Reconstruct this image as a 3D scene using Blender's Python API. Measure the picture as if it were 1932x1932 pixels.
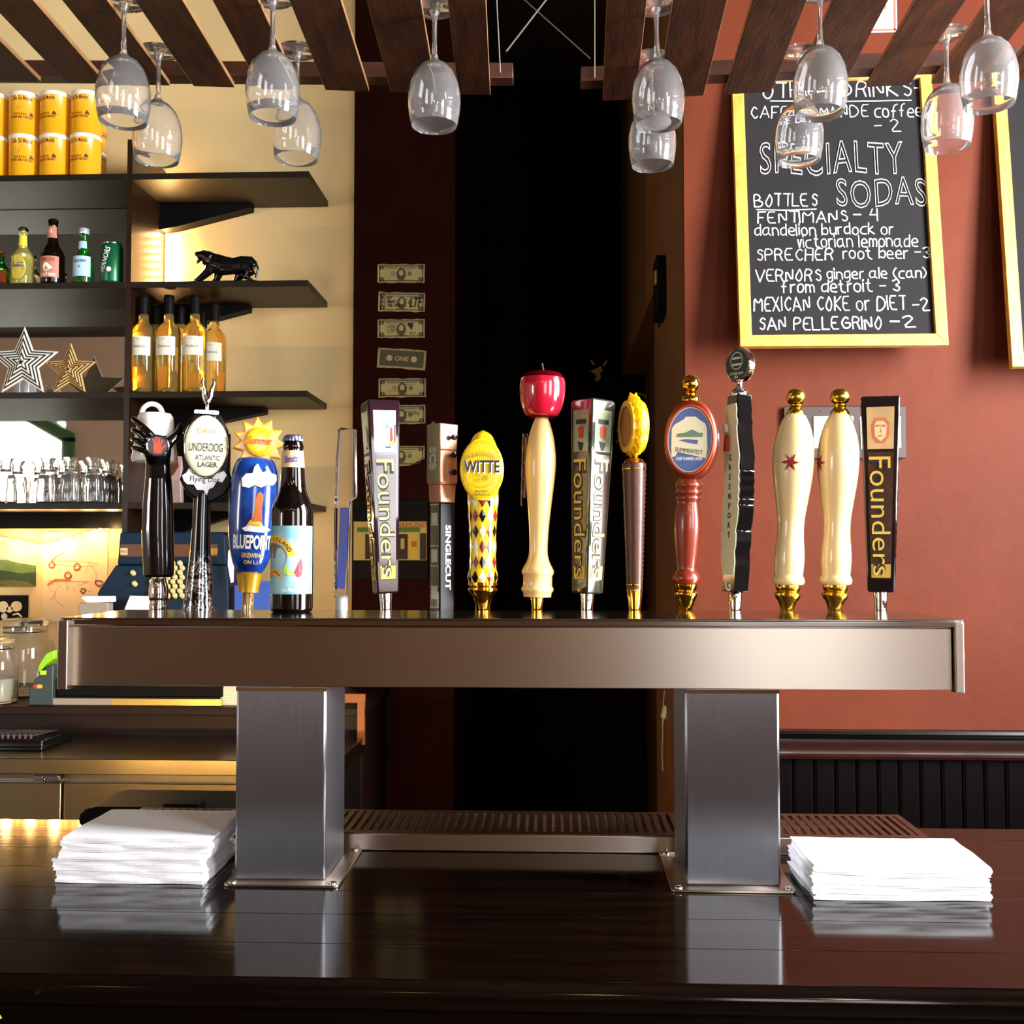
import bpy, math, random
from mathutils import Vector, Matrix, Euler
random.seed(7)
S = bpy.context.scene
COL = S.collection
for o in list(bpy.data.objects): bpy.data.objects.remove(o)
# ------------------------------------------------------------------ camera
F = 2000.0
CAMZ = 1.5
PITCH = math.atan(79/F); YAW = math.atan(79/F)
cam_d = bpy.data.cameras.new('camera'); cam = bpy.data.objects.new('camera', cam_d); COL.objects.link(cam)
cam.location = (0, 0, CAMZ); cam.rotation_euler = (math.pi/2+PITCH, 0, YAW)
cam_d.sensor_width = 36; cam_d.sensor_fit = 'HORIZONTAL'; cam_d.lens = 36*F/1932
cam_d.clip_start = 0.05; cam_d.clip_end = 100
S.camera = cam
_R = Euler((math.pi/2+PITCH, 0, YAW)).to_matrix()
def W(px, py, Y):
    "world x and z of the photograph's pixel on the real plane at distance Y"
    d = _R @ Vector(((px-966)/F, -(py-966)/F, -1))
    t = Y/d.y
    return d.x*t, CAMZ+d.z*t
def X(px, Y): return W(px, 1045, Y)[0]
def Z(py, Y, px=1045): return W(px, py, Y)[1]
# ------------------------------------------------------------------ view, world, lights
S.view_settings.view_transform = 'Standard'; S.view_settings.look = 'None'
S.view_settings.exposure = 0.2; S.view_settings.gamma = 1.0; S.view_settings.use_curve_mapping = False
wd = bpy.data.worlds.new('world'); S.world = wd; wd.use_nodes = True
wd.node_tree.nodes['Background'].inputs[0].default_value = (0.75, 0.88, 1.0, 1)
wd.node_tree.nodes['Background'].inputs[1].default_value = 1.0
def area(name, loc, rot, sx, sy, power, color, spread=math.pi):
    l = bpy.data.lights.new(name, 'AREA'); l.shape = 'RECTANGLE'; l.size = sx; l.size_y = sy
    l.energy = power; l.color = color; l.spread = spread
    o = bpy.data.objects.new(name, l); COL.objects.link(o); o.location = loc; o.rotation_euler = rot
    return o
# daylight through the tall side window (right, beside the camera), the front window and the green window far left
area('window_daylight', (1.97, 1.10, 2.1), (0, math.pi/2, 0), 1.6, 1.05, 310, (0.95, 0.97, 1.0))
area('window_daylight', (1.97, -.75, 2.1), (0, math.pi/2, 0), 1.6, 1.2, 65, (0.95, 0.97, 1.0))
area('window_daylight', (1.28, -3.27, 2.0), (math.pi/2, 0, 0), 1.0, 1.5, 40, (0.90, 0.93, 1.0))
area('window_daylight', (-5.60, -3.42, 2.05), (math.pi/2, 0, 0), 1.75, 1.5, 115, (0.95, 1.0, 0.97))
def point(name, loc, power, color, r):
    l = bpy.data.lights.new(name, 'POINT'); l.energy = power; l.color = color; l.shadow_soft_size = r
    o = bpy.data.objects.new(name, l); COL.objects.link(o); o.location = loc; return o
WARM = (1.0, 0.62, 0.25)
# tungsten ceiling lamps of the room behind the camera, and the strip light under the bar on the bartender's side
for lx_, ly_, lw_ in ((-1.6, -1.5, 2), (.15, -1.7, 10), (1.1, -1.9, 26), (-.6, -2.3, 3)): point('room_lamp', (lx_, ly_, 2.75), lw_, (1.0, .70, .40), .07)
for i_ in range(5): area('under_bar_light', (-1.35+i_*.22, 1.606, .93), (math.pi/2, 0, 0), .03, .02, 2.6, (1.0, .62, .22))
# ------------------------------------------------------------------ materials
def lin(h):
    if isinstance(h, str):
        h = h.lstrip('#'); c = [int(h[i:i+2], 16)/255 for i in (0, 2, 4)]
    else: c = h
    return tuple((v/12.92 if v <= .04045 else ((v+.055)/1.055)**2.4) for v in c)+(1,)
_mc = {}
def mat(name, col='808080', rough=.5, metal=0, coat=0, spec=.5, trans=0, ior=1.5, emit=None, es=0,
        bump=0, bscale=60, bstretch=(1, 1, 1), vary=0, vscale=8, vstretch=(1, 1, 1), col2=None, aniso=0, rvary=0):
    if name in _mc: return _mc[name]
    m = bpy.data.materials.new(name); m.use_nodes = True; nt = m.node_tree; b = nt.nodes['Principled BSDF']
    b.inputs['Base Color'].default_value = lin(col); b.inputs['Roughness'].default_value = rough
    b.inputs['Metallic'].default_value = metal; b.inputs['Coat Weight'].default_value = coat
    b.inputs['Coat Roughness'].default_value = .05
    b.inputs['Specular IOR Level'].default_value = spec; b.inputs['Transmission Weight'].default_value = trans
    b.inputs['IOR'].default_value = ior
    if emit: b.inputs['Emission Color'].default_value = lin(emit); b.inputs['Emission Strength'].default_value = es
    if aniso:
        b.inputs['Anisotropic'].default_value = abs(aniso); b.inputs['Anisotropic Rotation'].default_value = .25 if aniso < 0 else 0
        tg = nt.nodes.new('ShaderNodeTangent'); tg.direction_type = 'RADIAL'; tg.axis = 'Z'; nt.links.new(tg.outputs[0], b.inputs['Tangent'])
    tc = None
    def coord(st):
        nonlocal tc
        tc = tc or nt.nodes.new('ShaderNodeTexCoord')
        mp = nt.nodes.new('ShaderNodeMapping'); mp.inputs['Scale'].default_value = st
        nt.links.new(tc.outputs['Object'], mp.inputs[0]); return mp.outputs[0]
    if vary or col2:
        n = nt.nodes.new('ShaderNodeTexNoise'); n.inputs['Scale'].default_value = vscale; n.inputs['Detail'].default_value = 6
        n.inputs['Roughness'].default_value = .62
        nt.links.new(coord(vstretch), n.inputs['Vector'])
        r = nt.nodes.new('ShaderNodeValToRGB'); nt.links.new(n.outputs[0], r.inputs[0])
        c = lin(col); c2 = lin(col2) if col2 else tuple(v*(1-vary) for v in c[:3])+(1,)
        r.color_ramp.elements[0].position = .35; r.color_ramp.elements[1].position = .65
        r.color_ramp.elements[0].color = c2; r.color_ramp.elements[1].color = c
        nt.links.new(r.outputs[0], b.inputs['Base Color'])
        if rvary:
            mr = nt.nodes.new('ShaderNodeMapRange'); nt.links.new(n.outputs[0], mr.inputs[0])
            mr.inputs[3].default_value = max(0, rough-rvary); mr.inputs[4].default_value = rough+rvary
            nt.links.new(mr.outputs[0], b.inputs['Roughness'])
    if bump:
        n = nt.nodes.new('ShaderNodeTexNoise'); n.inputs['Scale'].default_value = bscale; n.inputs['Detail'].default_value = 4
        nt.links.new(coord(bstretch), n.inputs['Vector'])
        bp = nt.nodes.new('ShaderNodeBump'); bp.inputs['Strength'].default_value = bump; bp.inputs['Distance'].default_value = .002
        nt.links.new(n.outputs[0], bp.inputs['Height']); nt.links.new(bp.outputs[0], b.inputs['Normal'])
    _mc[name] = m; return m
# ------------------------------------------------------------------ mesh building
class G:
    def __init__(s): s.v = []; s.f = []; s.m = []; s.sharp = False
    def add(s, vs, fs, mi=0):
        k = len(s.v); s.v += [tuple(v) for v in vs]; s.f += [tuple(i+k for i in f) for f in fs]; s.m += [mi]*len(fs); return s
    def join(s, g, mi=None):
        k = len(s.v); s.v += g.v; s.f += [tuple(i+k for i in f) for f in g.f]; s.m += (g.m if mi is None else [mi]*len(g.f)); return s
    def tf(s, M):
        s.v = [tuple(M @ Vector(v)) for v in s.v]; return s
    def move(s, x, y, z): s.v = [(a+x, b+y, c+z) for a, b, c in s.v]; return s
    def rz(s, a): return s.tf(Matrix.Rotation(a, 4, 'Z'))
    def box(s, x0, x1, y0, y1, z0, z1, mi=0):
        return s.add([(x0,y0,z0),(x1,y0,z0),(x1,y1,z0),(x0,y1,z0),(x0,y0,z1),(x1,y0,z1),(x1,y1,z1),(x0,y1,z1)],
                     [(3,2,1,0),(4,5,6,7),(0,1,5,4),(1,2,6,5),(2,3,7,6),(3,0,4,7)], mi)
    def lathe(s, prof, n=32, mi=0, cx=0, cy=0, sx=1, sy=1, cap=True):
        "prof = [(r, z)] bottom to top"
        vs = []; fs = []
        for r, z in prof:
            for i in range(n):
                a = 2*math.pi*i/n; vs.append((cx+r*math.cos(a)*sx, cy+r*math.sin(a)*sy, z))
        for j in range(len(prof)-1):
            for i in range(n):
                k = (i+1) % n; fs.append((j*n+i, j*n+k, (j+1)*n+k, (j+1)*n+i))
        if cap:
            if prof[0][0] > 1e-6: fs.append(tuple(reversed(range(n))))
            if prof[-1][0] > 1e-6: fs.append(tuple(range((len(prof)-1)*n, len(prof)*n)))
        return s.add(vs, fs, mi)
    def tube(s, pts, rad, n=10, mi=0, flat=1.0, closed=False):
        pts = [Vector(p) for p in pts]; L = len(pts)
        rad = list(rad) if hasattr(rad, '__len__') else [rad]*L
        vs = []; fs = []; up = None
        for i, p in enumerate(pts):
            a = pts[i-1] if (i or closed) else p; b = pts[(i+1) % L] if (i < L-1 or closed) else p
            t = (b-a).normalized()
            if up is None:
                up = Vector((0, 1, 0)) if abs(t.y) < .9 else Vector((1, 0, 0))
            u = (up-t*up.dot(t)).normalized(); up = u; w = t.cross(u)
            for k in range(n):
                an = 2*math.pi*k/n; vs.append(p+(u*math.cos(an)*flat+w*math.sin(an))*rad[i])
        m = L if closed else L-1
        for j in range(m):
            for k in range(n):
                a = j*n+k; b = j*n+(k+1) % n; c = ((j+1) % L)*n+(k+1) % n; d = ((j+1) % L)*n+k
                fs.append((a, b, c, d))
        if not closed: fs += [tuple(reversed(range(n))), tuple(range((L-1)*n, L*n))]
        return s.add(vs, fs, mi)
    def prism(s, out, y0, y1, mi=0, axis='y', bev=0):
        "outline in (x, z) extruded from y0 (front) to y1"
        n = len(out)
        if axis == 'y': A = [(x, y0, z) for x, z in out]; B = [(x, y1, z) for x, z in out]
        elif axis == 'x': A = [(y0, x, z) for x, z in out]; B = [(y1, x, z) for x, z in out]
        else: A = [(x, z, y0) for x, z in out]; B = [(x, z, y1) for x, z in out]
        return s.add(A+B, [tuple(range(n)), tuple(reversed(range(n, 2*n)))]+[(i, i+n, (i+1) % n+n, (i+1) % n) for i in range(n)], mi)
    def sphere(s, c, r, n=20, mi=0, sx=1, sy=1, sz=1):
        prof = [(max(1e-7, math.sin(math.pi*i/(n//2))), -math.cos(math.pi*i/(n//2))) for i in range(n//2+1)]
        g = G().lathe(prof, n, cap=False)
        return s.add([(c[0]+x*r*sx, c[1]+y*r*sy, c[2]+z*r*sz) for x, y, z in g.v], g.f, mi)
    def ribbon(s, pts, w, y=0, mi=0):
        "flat stroke in the (x, z) plane facing -y"
        for (x0, z0), (x1, z1) in zip(pts, pts[1:]):
            dx, dz = x1-x0, z1-z0; L = math.hypot(dx, dz) or 1e-9; dx /= L; dz /= L; h = w/2
            x0e, z0e, x1e, z1e = x0-dx*h*.6, z0-dz*h*.6, x1+dx*h*.6, z1+dz*h*.6
            s.add([(x0e+dz*h, y, z0e-dx*h), (x1e+dz*h, y, z1e-dx*h), (x1e-dz*h, y, z1e+dx*h), (x0e-dz*h, y, z0e+dx*h)], [(0, 1, 2, 3)], mi)
        return s
def link(name, g, mats, parent=None, loc=None, rot=None, smooth=40, bev=0, recalc=True):
    me = bpy.data.meshes.new(name)
    off = Vector((0, 0, 0))
    me.from_pydata(g.v, [], g.f)
    if not isinstance(mats, (list, tuple)): mats = [mats]
    for m in mats: me.materials.append(m)
    if len(mats) > 1: me.polygons.foreach_set('material_index', g.m)
    if recalc:
        import bmesh
        bm = bmesh.new(); bm.from_mesh(me); bmesh.ops.recalc_face_normals(bm, faces=bm.faces); bm.to_mesh(me); bm.free()
    if smooth:
        me.polygons.foreach_set('use_smooth', [True]*len(me.polygons)); me.set_sharp_from_angle(angle=math.radians(smooth))
    me.update()
    o = bpy.data.objects.new(name, me); COL.objects.link(o)
    if parent: o.parent = parent
    if loc is not None: o.location = loc
    if rot is not None: o.rotation_euler = rot
    if bev:
        b = o.modifiers.new('bevel', 'BEVEL'); b.width = bev; b.segments = 2; b.limit_method = 'ANGLE'; b.angle_limit = math.radians(50)
    return o
def tag(o, label, cat, group=None, kind=None):
    o['label'] = label; o['category'] = cat
    if group: o['group'] = group
    if kind: o['kind'] = kind
    return o
def thing(name, label, cat, loc=(0, 0, 0), group=None, rz=0):
    o = bpy.data.objects.new(name, None); COL.objects.link(o); o.location = loc; o.rotation_euler = (0, 0, rz)
    o.empty_display_size = .02
    return tag(o, label, cat, group)
def wpart(name, g, mats, parent, **k):
    "geometry given in world coordinates under an unrotated thing"
    l = parent.location
    g.move(-l.x, -l.y, -l.z)
    return link(name, g, mats, parent, **k)
def struct(name, g, mats, parent=None, **k):
    o = link(name, g, mats, parent, **k)
    if not parent: o['kind'] = 'structure'
    return o
def copy_tree(o, parent=None):
    c = o.copy(); COL.objects.link(c)
    if parent: c.parent = parent
    for ch in list(o.children): copy_tree(ch, c)
    return c
def ov(rx, rz, n=40, cx=0, cz=0, a0=0, a1=360):
    return [(cx+rx*math.cos(math.radians(a0+(a1-a0)*i/n)), cz+rz*math.sin(math.radians(a0+(a1-a0)*i/n))) for i in range(n+(a1-a0 < 360))]
def rrect(x0, x1, z0, z1, r, n=4):
    p = []
    for cx, cz, a in ((x1-r, z1-r, 0), (x0+r, z1-r, 90), (x0+r, z0+r, 180), (x1-r, z0+r, 270)):
        for i in range(n+1):
            t = math.radians(a+90*i/n); p.append((cx+r*math.cos(t), cz+r*math.sin(t)))
    return p
# ------------------------------------------------------------------ lettering
def letters(s, w=None, h=None, outline=0, bold=0, shear=0, ext=0, spacing=1.0, res=3):
    "flat lettering mesh G centred on 0, in the x-z plane facing -y; w / h = overall size"
    c = bpy.data.curves.new('t', 'FONT'); c.body = s; c.size = 1; c.align_x = 'LEFT'; c.resolution_u = res
    c.offset = bold; c.shear = shear; c.space_character = spacing
    if outline: c.fill_mode = 'NONE'; c.bevel_depth = outline; c.bevel_resolution = 0
    o = bpy.data.objects.new('t', c)
    me = bpy.data.meshes.new_from_object(o)
    g = G(); vs = [v.co for v in me.vertices]
    x0 = min(v.x for v in vs); x1 = max(v.x for v in vs); y0 = min(v.y for v in vs); y1 = max(v.y for v in vs)
    kx = w/(x1-x0) if w else None; ky = h/(y1-y0) if h else None
    kx = kx or ky; ky = ky or kx
    g.add([((v.x-(x0+x1)/2)*kx, -v.z*min(kx, ky)-ext, (v.y-(y0+y1)/2)*ky) for v in vs], [tuple(p.vertices) for p in me.polygons])
    bpy.data.objects.remove(o); bpy.data.meshes.remove(me); bpy.data.curves.remove(c)
    return g
def wrap(g, R, gap=.0004, a0=0):
    "bend a flat x-z mesh round a vertical cylinder of radius R facing -y"
    g.v = [((R+gap)*math.sin(x/R+a0), -(R+gap)*math.cos(x/R+a0), z) for x, y, z in g.v]; return g
def patch(x0, x1, z0, z1, n=16, mi=0):
    g = G(); vs = []; 
    for i in range(n+1):
        x = x0+(x1-x0)*i/n; vs += [(x, 0, z0), (x, 0, z1)]
    return g.add(vs, [(2*i, 2*i+2, 2*i+3, 2*i+1) for i in range(n)], mi)
GL = {'A':'02 28 42|14 34','B':'02 08 28 37 36 25 05|25 44 43 32 02','C':'37 28 17 05 13 22 33','D':'02 08 28 46 44 22 02','E':'38 08 02 32|05 25',
'F':'38 08 02|05 25','G':'37 28 17 05 13 22 43 45 25','H':'08 02|38 32|05 35','I':'08 02','K':'08 02|38 05 32','L':'08 02 32','M':'02 08 25 48 42',
'N':'02 08 32 38','O':'28 16 04 12 22 34 36 28','P':'02 08 28 37 36 25 05','R':'02 08 28 37 36 25 05|25 32','S':'37 28 17 16 35 33 22 13','T':'08 38|28 22',
'U':'08 03 12 33 38','V':'08 22 48','W':'08 12 26 32 48','X':'08 32|38 02','Y':'08 25 48|25 22','a':'36 16 05 03 12 33|36 33 42','b':'08 02|05 26 35 33 22 03',
'c':'36 16 05 03 12 32','d':'38 32|36 16 05 03 12 33','e':'04 34 35 26 16 05 03 12 32','f':'38 28 17 12|05 25','g':'36 16 05 03 12 33|36 31 20 10',
'h':'08 02|05 26 35 32','i':'06 02|08 07','k':'08 02|26 04 32','l':'08 02','m':'02 06|05 16 25 22|25 36 45 42','n':'02 06|05 16 26 35 32','o':'16 05 03 12 22 33 35 26 16',
'p':'06 00|06 26 35 33 22 02','r':'02 06|05 16 26','s':'36 16 05 34 33 12 02','t':'18 13 22 32|06 26','u':'06 03 12 33|36 32','v':'06 12 26','w':'06 12 25 32 46','y':'06 13 33|36 31 10',
'2':'07 18 28 37 36 02 42','3':'07 28 37 36 15 34 33 22 03','4':'18 05 35|38 32','1':'17 28 22','0':'28 16 04 12 22 34 36 28','-':'05 35','(':'28 17 05 13 22','&':'42 16 28 36 03 12 43',
')':'08 17 25 13 02','.':'02 12','*':'05 15',' ':''}
def hand(s, x0, x1, zb, h, w, jit=.04, seed=1, mi=0, y=0, smooth=True, words=False):
    "single-stroke handwriting from x0 to x1 on baseline zb, capital height h, stroke w"
    rnd = random.Random(seed); gs = []; cur = 0
    for ch in s:
        if ch == ' ': cur += 2.4; gs.append(None); continue
        st = [[(int(t[0]), int(t[1])-2) for t in q.split()] for q in GL[ch].split('|')]
        gs.append((cur, st)); cur += max(p[0] for q in st for p in q)+1.25
    cur -= 1.25; kx = (x1-x0)/cur; kz = h/6; g = G(); ws = [g]
    for it in gs:
        if it is None:
            if words: g = G(); ws.append(g)
            continue
        c, st = it
        dz = rnd.uniform(-jit, jit)*h; sl = rnd.uniform(-.06, .08)
        for q in st:
            p = [(x0+(c+a+rnd.uniform(-.12, .12)+sl*b)*kx, zb+dz+(b+rnd.uniform(-.1, .1))*kz) for a, b in q]
            if smooth and len(p) > 3:
                r = [p[0]]
                for a, b in zip(p, p[1:]):
                    r += [(a[0]*.75+b[0]*.25, a[1]*.75+b[1]*.25), (a[0]*.25+b[0]*.75, a[1]*.25+b[1]*.75)]
                p = r+[p[-1]]
            g.ribbon(p, w*rnd.uniform(.85, 1.2), y, mi)
    return ws if words else g
# ------------------------------------------------------------------ shared materials
CREAM = mat('cream_wall', 'DDBF86', .75, vary=.10, vscale=3, bump=.25, bscale=90)
CEIL = mat('ceiling_paint', '2E2620', .9)
FRONTW = mat('front_wall_paint', 'D8B9A6', .8, vary=.08, vscale=2)
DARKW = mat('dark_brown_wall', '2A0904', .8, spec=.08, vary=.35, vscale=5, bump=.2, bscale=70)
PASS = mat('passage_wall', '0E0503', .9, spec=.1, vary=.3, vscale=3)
SIDEW = mat('brown_side_wall', '65401F', .6, vary=.15, vscale=6, bump=.3, bscale=80)
FLOORM = mat('dark_floor', '4A3424', .6, vary=.3, vscale=6)
ESPR = mat('espresso_shelf_wood', '1E160C', .42, spec=.22, vary=.3, vscale=14, vstretch=(1, 8, 8), bump=.1, bscale=40, bstretch=(1, 10, 10))
ESPRS = mat('espresso_upright_wood', '26150A', .28, spec=.35, vary=.3, vscale=14, vstretch=(8, 8, 1))
SLATW = mat('dark_stained_slat_wood', '46240F', .55, spec=.2, vary=.45, vscale=9, vstretch=(6, 1, 6), col2='26120A', bump=.3, bscale=30, bstretch=(8, 1, 8))
EDGEW = mat('slat_edge_wood', 'A87C50', .5, vary=.3, vscale=20)
BEAMW = mat('beam_wood', '4A2413', .5, vary=.4, vscale=10, vstretch=(1, 8, 8))
STEEL = mat('brushed_steel', 'BDB0A2', .34, 1, aniso=-.85, vary=.03, vscale=30, vstretch=(.3, 6, 60), bump=.015, bscale=200, bstretch=(.02, 1, 2.5), rvary=.02)
STEELV = mat('brushed_steel_vertical', '96959A', .36, 1, aniso=.93, vary=.12, vscale=40, vstretch=(20, 20, .4), bump=.04, bscale=300, bstretch=(2.5, 2.5, .03), rvary=.04)
STEELD = mat('dark_steel', '6E665E', .3, 1, vary=.1, vscale=20)
GLASSJ = mat('jar_glass', 'FFFFFF', 0.0, trans=.98, ior=1.42)
TOPST = mat('smooth_top_steel', '9C9184', .13, 1)
CHROME = mat('chrome', 'E2E2E4', .06, 1)
BRASS = mat('polished_brass', 'D9A93C', .12, 1)
BLACKG = mat('gloss_black', '060607', .10, coat=.5)
BLACKM = mat('matte_black', '080707', .55, spec=.1)
GLASS = mat('clear_glass', 'FFFFFF', 0.0, trans=.94, ior=1.45)
WHITEP = mat('white_paper', 'F2F0EC', .8)
INK = mat('black_ink', '120E0C', .6)
WHITEI = mat('white_print', 'F1EEE4', .5)
SCREW = mat('screw_metal', 'BDB7AC', .25, 1)
# ------------------------------------------------------------------ room shell
HALL_L = X(857, 3.40); SIDE_X = X(1295, 2.40); RX = 1.9
YB = 3.43; H = 3.6
struct('floor', G().box(-7, 2.1, -3.5, 6, -.05, 0), FLOORM)
struct('ceiling', G().box(-7, 2.1, -3.5, 6, H, H+.05), CEIL)
struct('wall_back', G().box(-7, X(664, YB), YB, YB+.1, 0, H), CREAM)
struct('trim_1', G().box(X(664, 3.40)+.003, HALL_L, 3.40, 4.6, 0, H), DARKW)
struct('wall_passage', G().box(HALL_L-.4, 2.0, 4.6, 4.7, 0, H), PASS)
# right wall of the passage, thick, its face towards the bar red
REDW = mat('red_plaster', '602A17', .58, spec=.11, vary=.2, vscale=2.2, bump=.9, bscale=16)
zlo = 2.28
struct('wall_side', G().box(SIDE_X, SIDE_X+.12, 2.42, 3.12, 0, H).box(SIDE_X, SIDE_X+.12, 3.12, 4.6, zlo, H).box(SIDE_X+.1, SIDE_X+.16, 3.12, 4.6, 0, zlo), [SIDEW])
red = struct('wall_right', G().box(SIDE_X, RX+.2, 2.40, 2.42, 1.045, H).box(SIDE_X, RX+.2, 2.41, 2.44, 0, 1.045), REDW)
# chair rail and beaded boards
RB = mat('black_gloss_paint', '080504', .25, vary=.4, vscale=20, spec=.3); RC = mat('brown_rail_paint', '2A0E07', .3, coat=.3, vary=.5, vscale=8, vstretch=(1, 4, 4))
y0 = 2.40; zt = Z(1376, y0, 1700)
prof = [(y0, zt), (y0-.030, zt), (y0-.034, zt-.006), (y0-.030, zt-.012), (y0-.022, zt-.016), (y0-.022, zt-.020), (y0, zt-.020)]
struct('trim_2', G().prism([(a, b) for a, b in prof], SIDE_X, RX, axis='x'), RB)
prof = [(y0, zt-.020), (y0-.016, zt-.021), (y0-.017, zt-.030), (y0-.013, zt-.042), (y0-.015, zt-.052), (y0-.022, zt-.057), (y0-.020, zt-.063), (y0, zt-.064)]
struct('trim_3', G().prism(prof, SIDE_X, RX, axis='x'), RC)
bw = .0465; bg = G()
pr = [(0, 0), (0, -.006), (.0015, -.0085), (.004, -.009), (.0055, -.007), (.0065, -.009), (bw-.0065, -.009), (bw-.005, -.009), (bw-.002, -.0075), (bw-.001, -.004), (bw-.001, 0)]
for i in range(len(pr)): pass
zbt = zt-.062
bb = None
for i in range(33):
    if bb is None:
        bb = link('board', G().prism(pr, 0, zbt, axis='z'), RB, red, loc=(SIDE_X, 2.41, 0)); 
    else:
        c = bb.copy(); COL.objects.link(c); c.location = (SIDE_X+i*bw, 2.41, 0)
# window walls round the room behind the camera
def wall_open(name, fixed, lo, hi, openings, m, axis, t=.08):
    "wall with rectangular openings; axis = 'x' wall runs along x at y=fixed"
    g = G()
    cuts = sorted(openings)
    def bx(a, b, z0, z1):
        if axis == 'x': g.box(a, b, fixed-t, fixed, z0, z1)
        else: g.box(fixed, fixed+t, a, b, z0, z1)
    p = lo
    for a, b, z0, z1 in cuts:
        bx(p, a, 0, H); bx(a, b, 0, z0); bx(a, b, z1, H); p = b
    bx(p, hi, 0, H)
    return struct(name, g, m)
wall_open('wall_front', -3.2, -7, -3.2, [(-6.6, -4.72, 1.2, 2.84)], FRONTW, 'x')
FW2 = mat('front_wall_brown', '7A5432', .8, vary=.2, vscale=1.5)
wall_open('wall_entrance', -3.2, -3.2, 2.0, [(.75, 1.8, 1.2, 2.8)], FW2, 'x')
RWALL = mat('right_side_paint', 'B07858', .8, vary=.1, vscale=3)
wall_open('wall_window', 1.9, -3.2, 2.4, [(-1.35, -.15, 1.3, 2.95), (.55, 1.65, 1.3, 2.95)], RWALL, 'y')
struct('wall_left', G().box(-7.1, -7, -3.2, 6, 0, H), FRONTW)
GREEN = mat('green_window_paint', '3F6B45', .5)
g = G()
g.box(-6.62, -4.70, -3.5, -3.18, 1.14, 1.2).box(-4.74, -4.62, -3.5, -3.16, 1.14, 2.62).box(-6.62, -5.2, -3.5, -3.16, 2.84, 2.94)
g.prism([(-5.2, 2.94), (-5.2, 2.84), (-4.74, 2.58), (-4.62, 2.58), (-4.62, 2.66)], -3.5, -3.16)
struct('window_1', g, GREEN)
WFR = mat('window_frame_paint', '4A3A2E', .5)
g = G()
for xx in (.75, 1.25, 1.75): g.box(xx, xx+.05, -3.26, -3.18, 1.2, 2.8)
g.box(.75, 1.8, -3.26, -3.18, 1.2, 1.26).box(.75, 1.8, -3.26, -3.18, 2.74, 2.8)
struct('window_2', g, WFR)
g = G()
for yy in (-1.35, -.21, .55, 1.59): g.box(1.88, 1.96, yy, yy+.06, 1.3, 2.95)
for ya, yb in ((-1.35, -.15), (.55, 1.65)): g.box(1.88, 1.96, ya, yb, 1.3, 1.36).box(1.88, 1.96, ya, yb, 2.89, 2.95)
struct('window_3', g, WFR)
# ------------------------------------------------------------------ bar counter
BARZ = 1.09
BARW = mat('dark_bar_wood', '100704', .09, vary=.5, vscale=7, vstretch=(.5, 9, 9), col2='070302', spec=.26, bump=.03, bscale=26, bstretch=(.12, 3, 3))
bar = thing('bar_counter', 'long glossy dark wooden bar counter carrying the steel beer tower', 'bar counter', (0, 1.3, 0))
bx0, bx1 = -1.5, 1.5
ys = [1.035, 1.125, 1.215, 1.30, 1.385, 1.475, 1.56, 1.626]
for a, b in zip(ys, ys[1:]):
    wpart('plank', G().box(bx0, bx1, a+.0006, b-.0002, BARZ-.04, BARZ), BARW, bar, bev=.0004)
pf = [(1.036, BARZ-.001), (1.028, BARZ-.004), (1.024, BARZ-.011), (1.025, BARZ-.022), (1.032, BARZ-.030), (1.040, BARZ-.034), (1.040, BARZ-.05), (1.052, BARZ-.056), (1.052, BARZ-.075), (1.045, BARZ-.083),
      (1.045, BARZ-.098), (1.056, BARZ-.105), (1.075, BARZ-.11), (1.075, BARZ-.041), (1.036, BARZ-.041)]
wpart('nosing', G().prism(pf, bx0, bx1, axis='x'), BARW, bar, smooth=60)
wpart('front_panel', G().box(bx0, bx1, 1.075, 1.10, 0, BARZ-.041), BARW, bar)
wpart('back_panel', G().box(bx0, bx1, 1.58, 1.60, 0, BARZ-.041), BARW, bar)
lf = mat('yellow_green_leaf', 'B9C23A', .5)
t = thing('plant_sprig', 'tiny yellow-green leaf sprig at the lower left edge of the bar front', 'leaf', (X(0, .98), .98, Z(1925, .98)))
link('stem', G().tube([(-.004, 0, -.03), (0, 0, -.012), (.003, 0, 0)], .0012, 6), lf, t)
for a, b in (((0, -.002, .002), (.004, 0, .016)), ((.002, 0, -.004), (.010, 0, -.007)), ((-.002, 0, -.012), (.005, 0, -.020))):
    A = Vector(a); B = Vector(b)
    link('leaf', G().tube([A, A.lerp(B, .3), A.lerp(B, .7), B], [.0008, .0028, .0024, .0004], 8, flat=.3), lf, t)
# ------------------------------------------------------------------ steel beer tower
TZ = Z(1167, 1.318); TZB = Z(1298, 1.322); TX0 = X(118, 1.315); TX1 = X(1815, 1.315); TYB = 1.505
tw = thing('beer_tower', 'long brushed stainless steel T-shaped beer tower on two square legs', 'beer tower', (0, 1.40, BARZ))
wpart('housing', G().box(TX0+.012, TX1-.012, 1.324, TYB-.002, TZB+.002, TZ-.002), STEEL, tw, bev=.001)
wpart('front_panel', G().box(X(136, 1.32), X(1793, 1.32), 1.3205, 1.3245, TZB, TZ-.011), STEEL, tw, bev=.0008)
wpart('top_plate', G().box(TX0, TX1, 1.314, TYB, TZ-.003, TZ).box(TX0+.004, TX1-.004, 1.314, 1.318, TZ-.0098, TZ-.002), TOPST, tw, bev=.0012)
for nm, xa, xb, sgn in (('end_cap', TX0, X(131, 1.306), 1), ('end_cap', X(1796, 1.318), TX1, -1)):
    g = G().box(xa, xb, 1.304 if sgn > 0 else 1.312, 1.330, TZB-.003, TZ-.003)
    e = xa if sgn > 0 else xb-.003
    g.box(e, e+.003, 1.314, TYB, TZB-.003, TZ-.001)
    ec = wpart(nm, g, STEEL, tw, bev=.0042); ec.modifiers['bevel'].segments = 4
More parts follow.
